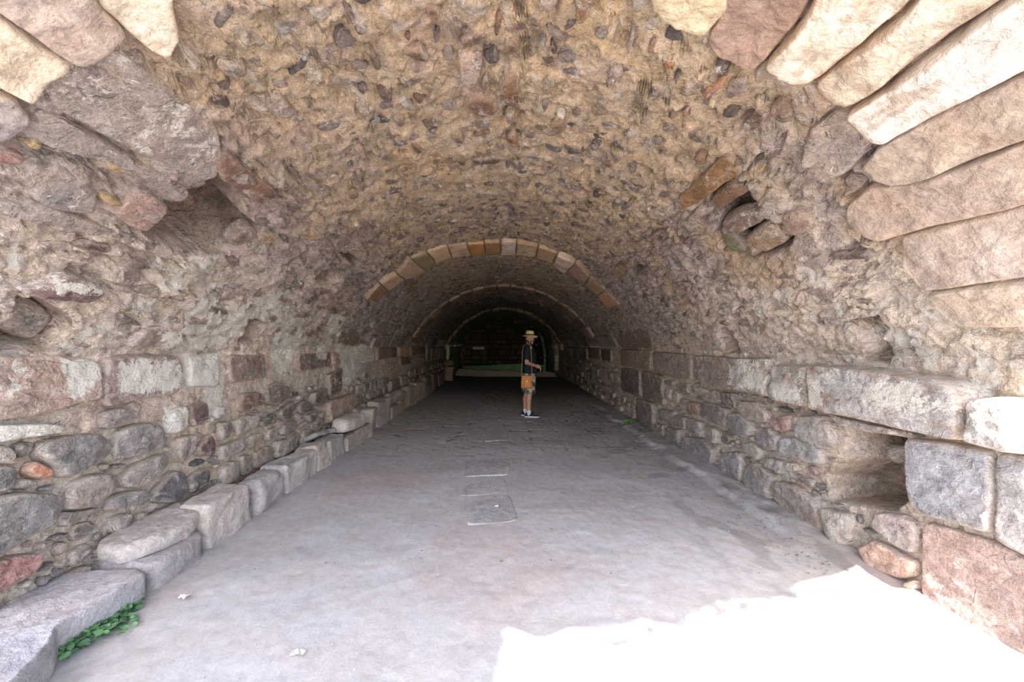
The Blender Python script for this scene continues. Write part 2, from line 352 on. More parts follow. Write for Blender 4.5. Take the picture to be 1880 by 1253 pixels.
def relief(mb, poly, h=.03, col=GRY, seed=0, n=None, rings=None, edge=.025, deep=.06, rough=.02, jit=.12, shrink=None, wh=None, bulge=.08, clampm=True, tex=1.0, lean=0.0, facet=None):
    if facet is None: facet = min(h * .8, .03) if h > 0 else 0
    base = 0.0
    if h <= 0: base = h - .05; h = .05; bulge = .25
    P, c, R = outline(poly, n or int(np.clip(len(poly) * 8, 20, 200)), jit, seed)
    if shrink is None: shrink = min(.006 / max(R, .02), .08)
    e = min(edge / R, .5)
    rings = rings or 8
    rr = np.concatenate([[1.03, 1.0, 1 - e * .35, 1 - e * .8], np.linspace(1 - e * 1.3, 0.0, rings)]) * (1 - shrink)
    hh = np.concatenate([[-deep, -.2 * h, .62 * h, .93 * h], np.full(rings, h)])
    u = (rr / (1 - shrink)); hh = hh + np.where(u < 1 - e, bulge * h * (1 - (u / (1 - e + 1e-6)) ** 2), 0)
    dv = P - c; dl = np.hypot(*dv.T) + 1e-9; ein = np.clip(edge * 1.3 / dl, 0, .55); q0 = 1 - e * 1.3
    RR = np.where(u[:, None] > q0, 1 - (1 - u[:, None]) / (e * 1.3) * ein[None], u[:, None] / q0 * (1 - ein[None])) * (1 - shrink)
    S = c[0] + dv[None, :, 0] * RR; Y = c[1] + dv[None, :, 1] * RR
    H = np.repeat(hh[:, None], len(P), 1)
    S, Y, H = S.ravel(), Y.ravel(), H.ravel()
    if clampm: Y = np.maximum(Y, mouth(S) - .03 + 0 * Y)
    B = surf(S, Y); off = seed * 7.7
    nz = (fbm(B + off, 3.0 / max(R, .12) * .35, 3, 5) - .5) * rough * 2.2 + (fbm(B + off, 14., 4, 9, .6) - .5) * rough * tex
    fr = np.random.RandomState(seed % 100000); X1 = (S - c[0]) / R; Y1 = (Y - c[1]) / R; fac = np.full(len(S), 9.)
    for _ in range(6):
        a = fr.uniform(0, 6.283); g = fr.uniform(.25, 1.0); fac = np.minimum(fac, fr.uniform(.25, .9) * g - g * (X1 * math.cos(a) + Y1 * math.sin(a)) + g * .35)
    wob = (fbm(B + off, 5., 3, 19) - .5) * .5
    nz = nz + np.clip(fac + wob, -1.2, 0) * facet
    wgt = np.repeat(np.clip(sstep(1.0, 1 - e, u) + .15, 0, 1)[:, None], len(P), 1).ravel()
    H = H + nz * wgt + lean * (Y - c[1]) + base
    V = surf(S, Y, H)
    cc = lin(col) * 1.02 if not (isinstance(col, np.ndarray) and col.dtype.kind == 'f') else col
    cn = (fbm(B + off, 2.5 / max(R, .1), 3, 61) - .5)
    cv = cc[None] * (1 + .45 * cn[:, None]) * np.array([1, 1, 1])
    if h >= .04 and R > .2 and min(col) > 150:
        sv = sstep(.54, .68, fbm(B + off, 5.5, 4, 66)) * .55 + sstep(.62, .72, fbm(B * np.array([1, .4, 1]) + off, 16., 3, 67)) * .5
        ed = np.repeat((1 - sstep(0, e * 2.6, 1 - u))[:, None], len(P), 1).ravel() * sstep(.42, .56, fbm(B + off, 8., 3, 68))
        cv = cv + (lin((150, 118, 88)) - cv) * np.clip(np.maximum(sv * .8, ed * .8), 0, .8)[:, None]
    # dust and lime gather in the joint
    jm = np.repeat((1 - sstep(1 - e * 2.2, 1 - e * .2, u))[:, None], len(P), 1).ravel()
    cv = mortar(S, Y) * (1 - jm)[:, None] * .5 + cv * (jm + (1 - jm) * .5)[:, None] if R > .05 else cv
    W = wash(S, Y) if wh is None else np.maximum(wh, wash(S, Y) * 0) + 0 * S
    mb.add(V, quads(len(rr), len(P), True), col=np.clip(cv, .01, .95), wh=W)
TAKEN = []
def take(poly): TAKEN.append((np.asarray(poly), *[float(v) for v in (*poly.min(0), *poly.max(0))]))
def free(pts):
    s, y = pts[:, 0], pts[:, 1]; a0, a1, b0, b1 = [float(v) for v in (*pts.min(0), *pts.max(0))]
    for p, l0, l1, h0, h1 in TAKEN:
        if a0 > h0 or a1 > h1 or b0 < l0 or b1 < l1: continue
        if inpoly(p, s, y).any() or inpoly(pts, p[:, 0], p[:, 1]).any(): return False
    return True
for p, d, e in HOLES: take(p)

# ------------------------------------------------------------------ traced stones
# (zoom, outline, colour, proud, options)
RING = [
 ('L', Z1, [(-260, -60), (-120, -20), (0, 45), (70, 95), (150, 150), (262, 212), (250, 262), (180, 290), (118, 360), (60, 345), (0, 320), (-260, 200)], (214, 198, 176), .05, 'cream voussoir with brown veins at the left end of the entrance arch'),
 ('L', Z1, [(-260, -200), (200, -260), (320, -100), (360, 0), (460, 95), (465, 130), (415, 140), (350, 195), (268, 212), (150, 140), (0, 38), (-160, -60)], (176, 160, 148), .05, 'smooth grey-brown voussoir between two cream ones on the left'),
 ('L', Z1, [(330, -160), (620, -200), (640, 40), (662, 95), (640, 160), (610, 193), (540, 165), (470, 105), (390, 35), (345, 0)], (212, 198, 178), .04, 'cream pointed voussoir above the ochre crown, left side'),
 ('L', Z1, [(-200, 280), (-60, 320), (60, 350), (80, 395), (115, 430), (60, 480), (0, 525), (-200, 560)], (156, 148, 142), .03, 'grey block under the brown-veined cream voussoir'),
 ('R', Z3, [(-130, -200), (180, -200), (160, 30), (100, 90), (70, 130), (20, 110), (-60, 70), (-130, 20)], (206, 188, 156), .04, 'yellowish cream voussoir nearest the crown'),
 ('R', Z3, [(195, -200), (560, -200), (430, 60), (340, 165), (290, 220), (240, 250), (150, 215), (95, 185), (80, 130), (120, 70)], (158, 134, 120), .03, 'brown voussoir with a dark edge beside the white ones'),
 ('R', Z3, [(560, -200), (1000, -200), (830, 0), (760, 50), (640, 165), (500, 270), (440, 300), (380, 280), (330, 240), (296, 215), (350, 160), (440, 60)], (214, 202, 184), .06, 'uppermost of the three white limestone voussoirs'),
 ('R', Z3, [(1000, -200), (1500, -260), (1140, 0), (960, 130), (800, 250), (680, 345), (600, 385), (540, 370), (490, 320), (485, 290), (520, 265), (700, 120), (850, 0)], (208, 194, 174), .05, 'middle white limestone voussoir with a brown-stained tip'),
 ('R', Z3, [(1240, -60), (1600, -260), (1600, 60), (1253, 240), (1120, 310), (980, 375), (860, 440), (745, 508), (700, 480), (640, 430), (608, 388), (700, 340), (860, 225), (1000, 120), (1130, 20)], (218, 210, 198), .075, 'lowest and whitest limestone voussoir with a chipped hollow'),
 ('R', Z3, [(1600, 100), (1600, 380), (1253, 515), (1050, 590), (900, 650), (820, 670), (740, 660), (690, 620), (660, 600), (700, 560), (720, 525), (760, 505), (870, 440), (990, 375), (1150, 300), (1253, 250)], (172, 156, 140), .045, 'coarse tan voussoir directly below the whitest one'),
 ('R', Z3, [(1600, 390), (1600, 650), (1253, 750), (1050, 810), (900, 840), (810, 865), (730, 890), (680, 880), (630, 850), (590, 815), (600, 760), (680, 690), (730, 680), (830, 672), (1000, 615), (1253, 520)], (178, 160, 145), .035, 'broad tan voussoir with white flecks near its tip'),
 ('R', Z3, [(1600, 660), (1600, 960), (1253, 1028), (1080, 1048), (950, 1075), (870, 1075), (800, 1000), (800, 880), (830, 865), (1050, 812), (1253, 755)], (184, 168, 156), .03, 'grey voussoir with a round reddish spot'),
 ('R', Z3, [(1600, 970), (1600, 1180), (1400, 1200), (1200, 1215), (1000, 1210), (930, 1150), (890, 1085), (1080, 1052), (1253, 1032)], (190, 174, 158), .03, 'lowest grey-tan voussoir above the long wall block'),
]
arch = empty('entrance_arch', (2.5, 1.9, 0), 'ring of large rough stone blocks framing the near mouth of the tunnel', 'arch')
for i, (sd_, zm, pl, col, h, lab) in enumerate(RING):
    p = sy(zm, pl); take(p); mb = MB()
    relief(mb, p, h, col, 100 + i, n=220, rings=34, edge=.018, deep=.09, rough=.032, jit=.03, shrink=.003, wh=.0 if col[0] < 200 else .16, bulge=.05, facet=.012)
    o = mb.build('voussoir', M_BLOCK); attach(o, arch); o['label'] = lab

LB = [ # blocks of the left wall big enough to read one by one
 (ZB, [(-260, 715), (440, 715), (700, 740), (765, 800), (770, 920), (765, 1060), (600, 1090), (380, 1170), (140, 1215), (-260, 1260)], (184, 160, 144), .045, 'broad mauve-tan block with flaking whitewash at one end'),
 (ZB, [(775, 735), (1000, 715), (1340, 715), (1400, 800), (1395, 950), (1330, 1025), (1080, 1065), (780, 1130), (768, 1060), (772, 900)], (160, 138, 131), .035, 'reddish block blotched with whitewash'),
 (ZB, [(1420, 720), (1671, 690), (1671, 960), (1430, 975)], (190, 178, 166), .03, 'whitewashed block with one dark patch'),
 (ZB, [(40, 190), (250, 150), (400, 80), (520, 70), (680, 130), (780, 200), (775, 250), (650, 290), (500, 290), (330, 265), (180, 240)], (120, 99, 97), .06, 'long purple stone flecked white over the deep hole'),
 (ZB, [(930, 650), (1080, 500), (1200, 475), (1390, 520), (1405, 600), (1345, 680), (1180, 680)], (160, 146, 136), .035, None),
 (ZD, [(-180, 140), (240, 125), (390, 145), (400, 190), (250, 215), (0, 255), (-180, 275)], (232, 220, 204), .05, 'flat white slab under the mauve-tan block'),
 (ZD, [(180, 300), (230, 240), (420, 200), (600, 185), (690, 240), (685, 320), (600, 400), (480, 460), (390, 490), (330, 480), (320, 420), (200, 360)], (140, 132, 128), .06, 'large oval dark grey stone'),
 (ZD, [(130, 410), (190, 360), (240, 380), (330, 420), (325, 490), (230, 500), (140, 465)], (200, 140, 112), .045, 'small orange stone against the dark oval one'),
 (ZD, [(700, 310), (690, 250), (760, 160), (900, 120), (1020, 130), (1040, 240), (1000, 300), (860, 350), (740, 370), (700, 350)], (150, 142, 138), .05, 'grey stone with a white crusted corner'),
 (ZD, [(610, 110), (640, 50), (760, 25), (870, 45), (870, 90), (760, 145), (660, 180), (610, 160)], (152, 142, 136), .04, None),
 (ZD, [(740, 490), (850, 390), (1040, 310), (1060, 380), (1020, 450), (920, 530), (830, 555), (750, 540)], (158, 146, 138), .05, None),
 (ZD, [(380, 640), (400, 540), (520, 460), (640, 440), (735, 460), (738, 520), (640, 640), (500, 695), (360, 690)], (164, 150, 140), .055, None),
 (ZD, [(-180, 620), (100, 560), (300, 570), (380, 600), (350, 700), (310, 780), (150, 870), (0, 950), (-180, 1040)], (140, 134, 130), .07, 'wide angular grey stone low at the frame edge'),
 (ZD, [(-180, 1040), (100, 960), (240, 950), (262, 990), (220, 1080), (120, 1150), (0, 1200), (-180, 1280)], (176, 132, 122), .05, 'pinkish red stone beneath the angular grey one'),
 (ZD, [(640, 700), (700, 590), (800, 560), (940, 550), (940, 640), (850, 660), (700, 690)], (142, 134, 130), .04, None),
 (ZD, [(945, 600), (1060, 450), (1120, 420), (1180, 450), (1185, 580), (1100, 650), (950, 640)], (112, 108, 108), .04, 'near-black angular stone above the pale loose slab'),
 (ZD, [(1185, 480), (1280, 410), (1335, 430), (1330, 520), (1190, 590)], (104, 98, 96), .04, None),
 (ZD, [(60, 540), (90, 480), (190, 480), (230, 510), (170, 555), (80, 560)], (160, 148, 138), .04, None),
 (ZD, [(-160, 400), (60, 390), (95, 430), (80, 520), (20, 580), (-160, 610)], (118, 112, 108), .045, None),
 (ZD, [(-160, 280), (40, 255), (100, 390), (60, 400), (-160, 390)], (156, 142, 130), .04, None),
 (ZD, [(55, 265), (190, 235), (205, 280), (170, 350), (90, 360)], (142, 132, 124), .035, None),
 (ZD, [(1100, 300), (1120, 220), (1240, 190), (1245, 290), (1210, 350), (1150, 395), (1115, 370)], (170, 156, 148), .04, None),
 (ZD, [(1240, 290), (1330, 190), (1370, 230), (1365, 330), (1300, 350), (1250, 340)], (116, 96, 96), .04, 'dark plum-coloured stone among grey rubble'),
 (ZD, [(1040, 200), (1060, 60), (1130, 20), (1190, 10), (1195, 160), (1100, 210)], (222, 212, 198), .035, None),
 (ZD, [(1200, 160), (1195, 20), (1300, -20), (1320, 90), (1270, 150)], (116, 96, 92), .035, None),
 (ZD, [(340, 700), (480, 690), (640, 660), (640, 700), (500, 760), (380, 810), (330, 760)], (150, 142, 136), .03, None),
 (ZD, [(1210, 390), (1270, 350), (1305, 365), (1290, 390), (1220, 415)], (98, 94, 94), .03, None),
 (ZC, [(240, 1060), (260, 1010), (400, 1000), (430, 1060), (400, 1110), (260, 1170), (225, 1130)], (134, 112, 98), .045, None),
 (ZC, [(440, 1090), (450, 960), (540, 920), (620, 960), (600, 1060), (520, 1120)], (132, 116, 106), .04, None),
 (ZC, [(615, 1010), (640, 980), (690, 1000), (685, 1040), (630, 1050)], (96, 88, 86), .035, None),
 (ZC, [(680, 1100), (740, 1060), (800, 1090), (800, 1150), (700, 1180), (675, 1150)], (122, 110, 102), .05, None),
 (ZC, [(800, 1010), (900, 970), (930, 1060), (880, 1110), (800, 1100)], (126, 112, 102), .04, None),
 (ZC, [(910, 1070), (1100, 1010), (1110, 1140), (1060, 1180), (925, 1250), (905, 1150)], (180, 158, 140), .08, 'tall pale upright block behind the kerb stones'),
 (ZC, [(520, 1160), (640, 1070), (670, 1090), (665, 1180), (600, 1240), (530, 1200)], (130, 116, 106), .045, None),
 (ZC, [(920, 870), (1030, 810), (1020, 1010), (930, 1045)], (128, 106, 98), .03, None),
 (ZC, [(150, 720), (440, 705), (445, 900), (160, 940)], (146, 128, 118), .03, None),
 (ZC, [(680, 715), (945, 695), (950, 805), (690, 850)], (134, 114, 106), .03, None),
 (ZC, [(955, 700), (1015, 690), (1020, 795), (960, 805)], (176, 146, 122), .03, None),
 (ZC, [(1000, 530), (1190, 510), (1150, 650), (975, 660)], (140, 122, 108), .02, None),
 (ZC, [(1465, 655), (1555, 650), (1555, 725), (1468, 732)], (214, 180, 152), .03, 'small bright pinkish block far along the wall'),
 (ZC, [(1300, 665), (1455, 655), (1455, 735), (1300, 760)], (146, 126, 110), .03, None),
 (ZC, [(1480, 740), (1550, 735), (1555, 790), (1485, 800)], (140, 108, 92), .03, None),
 (ZC, [(1560, 655), (1671, 640), (1671, 710), (1565, 722)], (150, 130, 112), .03, None),
 (ZC, [(1390, 920), (1460, 890), (1455, 990), (1390, 1005)], (150, 132, 120), .07, None), (ZC, [(1470, 880), (1510, 870), (1530, 940), (1480, 965)], (190, 176, 162), .07, None),
]
RB = [
 (ZF, [(290, 490), (500, 495), (800, 520), (1050, 560), (1290, 610), (1438, 690), (1425, 1035), (1150, 985), (700, 890), (285, 800)], (184, 176, 172), .165, 'long flat grey ashlar block streaked with whitewash'),
 (ZF, [(1445, 700), (1800, 720), (1850, 1150), (1432, 1040)], (200, 192, 184), .165, 'sunlit end block of the projecting course'),
 (ZE, [(1290, 570), (1550, 565), (1555, 885), (1400, 840), (1290, 828)], (176, 166, 160), .12, 'rough squared block beside the long ashlar'),
 (ZF, [(0, 480), (285, 495), (280, 800), (200, 790), (0, 745), (-25, 700)], (186, 178, 172), .14, 'squared block with a whitened lower half'),
 (ZE, [(925, 550), (1150, 560), (1275, 580), (1275, 825), (1110, 810), (920, 740)], (156, 140, 130), .08, 'squared block with a green-stained foot'),
 (ZE, [(600, 525), (915, 545), (915, 740), (780, 740), (610, 680)], (156, 140, 128), .07, None),
 (ZE, [(340, 510), (585, 515), (585, 672), (345, 635)], (158, 138, 122), .06, None),
 (ZE, [(320, 375), (560, 350), (590, 508), (345, 503)], (138, 122, 108), .03, None),
 (ZE, [(90, 490), (185, 500), (190, 590), (95, 575)], (140, 116, 98), .05, None), (ZE, [(195, 505), (270, 510), (272, 605), (198, 595)], (110, 96, 88), .05, None),
 (ZE, [(350, 650), (490, 665), (500, 880), (350, 830)], (116, 104, 98), .05, 'tall dark slab set upright below the course'),
 (ZE, [(505, 670), (670, 712), (688, 940), (515, 890)], (130, 116, 108), .05, None),
 (ZE, [(1100, 830), (1220, 840), (1240, 970), (1120, 950)], (122, 112, 110), .05, None),
 (ZE, [(960, 910), (1080, 920), (1170, 970), (1170, 1110), (1060, 1080), (960, 1020)], (142, 130, 124), .06, None),
 (ZE, [(800, 760), (870, 770), (870, 850), (810, 860)], (140, 126, 118), .05, None),
 (ZE, [(860, 900), (940, 920), (960, 1020), (880, 1010)], (150, 126, 110), .05, None),
 (ZE, [(1270, 900), (1400, 900), (1490, 1010), (1480, 1080), (1350, 1060), (1275, 980)], (158, 144, 134), .07, None),
 (ZE, [(1180, 990), (1290, 990), (1370, 1080), (1360, 1180), (1270, 1190), (1180, 1090)], (144, 138, 136), .07, None),
 (ZE, [(650, 960), (760, 980), (760, 1080), (660, 1060)], (150, 140, 136), .07, None), (ZE, [(770, 1000), (850, 1030), (855, 1130), (760, 1090)], (146, 134, 130), .07, None),
 (ZE, [(860, 1040), (970, 1060), (990, 1190), (860, 1140)], (148, 138, 134), .07, None), (ZE, [(990, 1080), (1080, 1110), (1090, 1240), (1000, 1200)], (160, 148, 142), .06, None),
 (ZE, [(470, 880), (600, 920), (600, 1180), (480, 1080)], (136, 124, 118), .07, None), (ZE, [(610, 1070), (680, 1090), (680, 1190), (610, 1170)], (144, 134, 130), .06, None),
 (ZE, [(690, 1100), (800, 1130), (800, 1250), (690, 1200)], (148, 138, 134), .06, None),
 (Z7, [(990, 10), (1180, 0), (1240, 80), (1280, 210), (1230, 240), (1120, 215), (1000, 150)], (178, 168, 160), .07, 'rounded light grey stone beside the square cavity'),
 (Z7, [(890, 160), (990, 140), (1180, 220), (1180, 330), (1050, 310), (910, 270), (885, 230)], (176, 170, 166), .05, None),
 (Z7, [(830, 20), (980, 0), (985, 100), (910, 130), (850, 90)], (184, 150, 140), .05, 'small pinkish stone among grey rubble'),
 (Z7, [(570, 20), (700, 30), (730, 110), (680, 165), (600, 120)], (150, 144, 144), .06, None), (Z7, [(740, 120), (830, 80), (900, 150), (880, 240), (800, 250), (760, 190)], (156, 146, 144), .05, None),
 (Z7, [(630, 190), (700, 170), (780, 220), (775, 310), (700, 280)], (176, 168, 158), .05, None), (Z7, [(790, 270), (910, 300), (915, 400), (800, 340)], (166, 156, 150), .05, None),
 (Z7, [(920, 300), (1000, 310), (1020, 370), (950, 380)], (190, 178, 168), .045, None),
 (Z7, [(680, 320), (740, 300), (860, 400), (840, 470), (840, 570), (720, 500), (655, 440)], (160, 154, 152), .06, None),
 (Z7, [(520, 240), (640, 240), (660, 310), (655, 440), (600, 430), (525, 370)], (156, 148, 146), .06, None), (Z7, [(270, 140), (400, 160), (480, 240), (470, 320), (430, 340), (260, 240)], (152, 146, 146), .06, None),
 (Z7, [(150, 80), (250, 100), (250, 230), (160, 160)], (146, 138, 138), .05, None), (Z7, [(300, 20), (390, 50), (410, 160), (300, 120)], (152, 142, 138), .05, None), (Z7, [(410, 80), (490, 100), (500, 200), (420, 170)], (170, 162, 156), .05, None),
 (Z7, [(870, 420), (1000, 450), (1140, 570), (1150, 660), (1190, 760), (1100, 740), (900, 590), (850, 530)], (168, 156, 152), .06, 'large grey-pink foot stone below the cavity ledge'),
 (Z7, [(1150, 590), (1360, 640), (1370, 800), (1320, 860), (1230, 820), (1160, 690)], (200, 186, 172), .06, 'pale cream upright foot stone'),
 (Z7, [(1470, 720), (1500, 620), (1680, 640), (1780, 720), (1775, 910), (1650, 870)], (186, 170, 162), .04, None),
 (Z7, [(1400, 850), (1500, 790), (1680, 900), (1775, 940), (1770, 1050), (1680, 1070), (1520, 1010), (1410, 920)], (214, 178, 158), .04, 'peach-pink stone at the wall foot'),
 (Z7, [(1690, 1080), (1780, 1050), (1780, 1140), (1700, 1110)], (206, 186, 168), .05, None),
 (Z6, [(912, 438), (1050, 452), (1208, 484), (1208, 768), (1070, 730), (940, 690), (915, 645)], (172, 170, 172), .03, 'large smooth light grey block beside the cavity'),
 (Z6, [(1213, 484), (1480, 520), (1480, 930), (1302, 835), (1230, 800), (1212, 772)], (176, 170, 168), .025, 'grey block at the frame edge with brown veins'),
 (Z6, [(968, 712), (1050, 738), (1210, 785), (1480, 935), (1480, 1300), (1302, 1170), (1150, 1100), (1000, 990), (965, 960)], (186, 160, 150), .025, 'large salmon-pink granite block at the wall foot'),
 (Z6, [(640, 350), (720, 375), (900, 415), (905, 436), (800, 425), (700, 400)], (186, 176, 168), .05, None),
]
def near_dist(p): return p[:, 1].mean()
walls = {}
def traced_wall(lst, tag_, base_mb):
    kids = []
    for i, (zm, pl, col, h, lab) in enumerate(lst):
        p = sy(zm, pl); take(p)
        R = math.sqrt(abs((p[:, 0].max() - p[:, 0].min()) * (p[:, 1].max() - p[:, 1].min())))
        hi = near_dist(p) < 4.0
        mb = MB() if lab else base_mb
        relief(mb, p, h, col, 200 + i, n=180 if R > .45 and hi else 90 if hi else 48, rings=26 if R > .45 and hi else 12, edge=.018, deep=.09, rough=.026 if R > .2 else .016, jit=.04, facet=.012 if R > .4 else None)
        if lab: kids.append((mb, lab))
    return kids
mbL, mbR, mbC = MB(), MB(), MB()
kidsL = traced_wall(LB, 'L', mbL); kidsR = traced_wall(RB, 'R', mbR)
# stones lying inside the holes
relief(mbL, sy(ZB, [(40, 560), (130, 430), (250, 370), (400, 380), (560, 460), (575, 530), (440, 640), (400, 700), (250, 660), (130, 600)]), -.10, (112, 108, 104), 901, n=90, rings=14, deep=.22, rough=.03, edge=.08, bulge=-.9, wh=.1)
relief(mbR, sy(ZF, [(330, 200), (440, 200), (560, 280), (640, 360), (600, 430), (480, 470), (300, 450), (240, 300)]), .0, (186, 168, 154), 902, n=90, rings=14, deep=.3, rough=.03, edge=.10, wh=.35)
for k, (pl, c_) in enumerate([([(1350, 190), (1480, 210), (1490, 300), (1420, 350), (1340, 260)], (150, 140, 134)), ([(1500, 260), (1590, 260), (1640, 330), (1540, 340)], (160, 146, 134)), ([(1530, 320), (1620, 320), (1600, 380), (1545, 370)], (180, 140, 108))]):
    relief(mbR, sy(Z7, pl), -.20, c_, 905 + k, n=40, rings=8, deep=.18, rough=.03, edge=.04, bulge=-.2, wh=0)

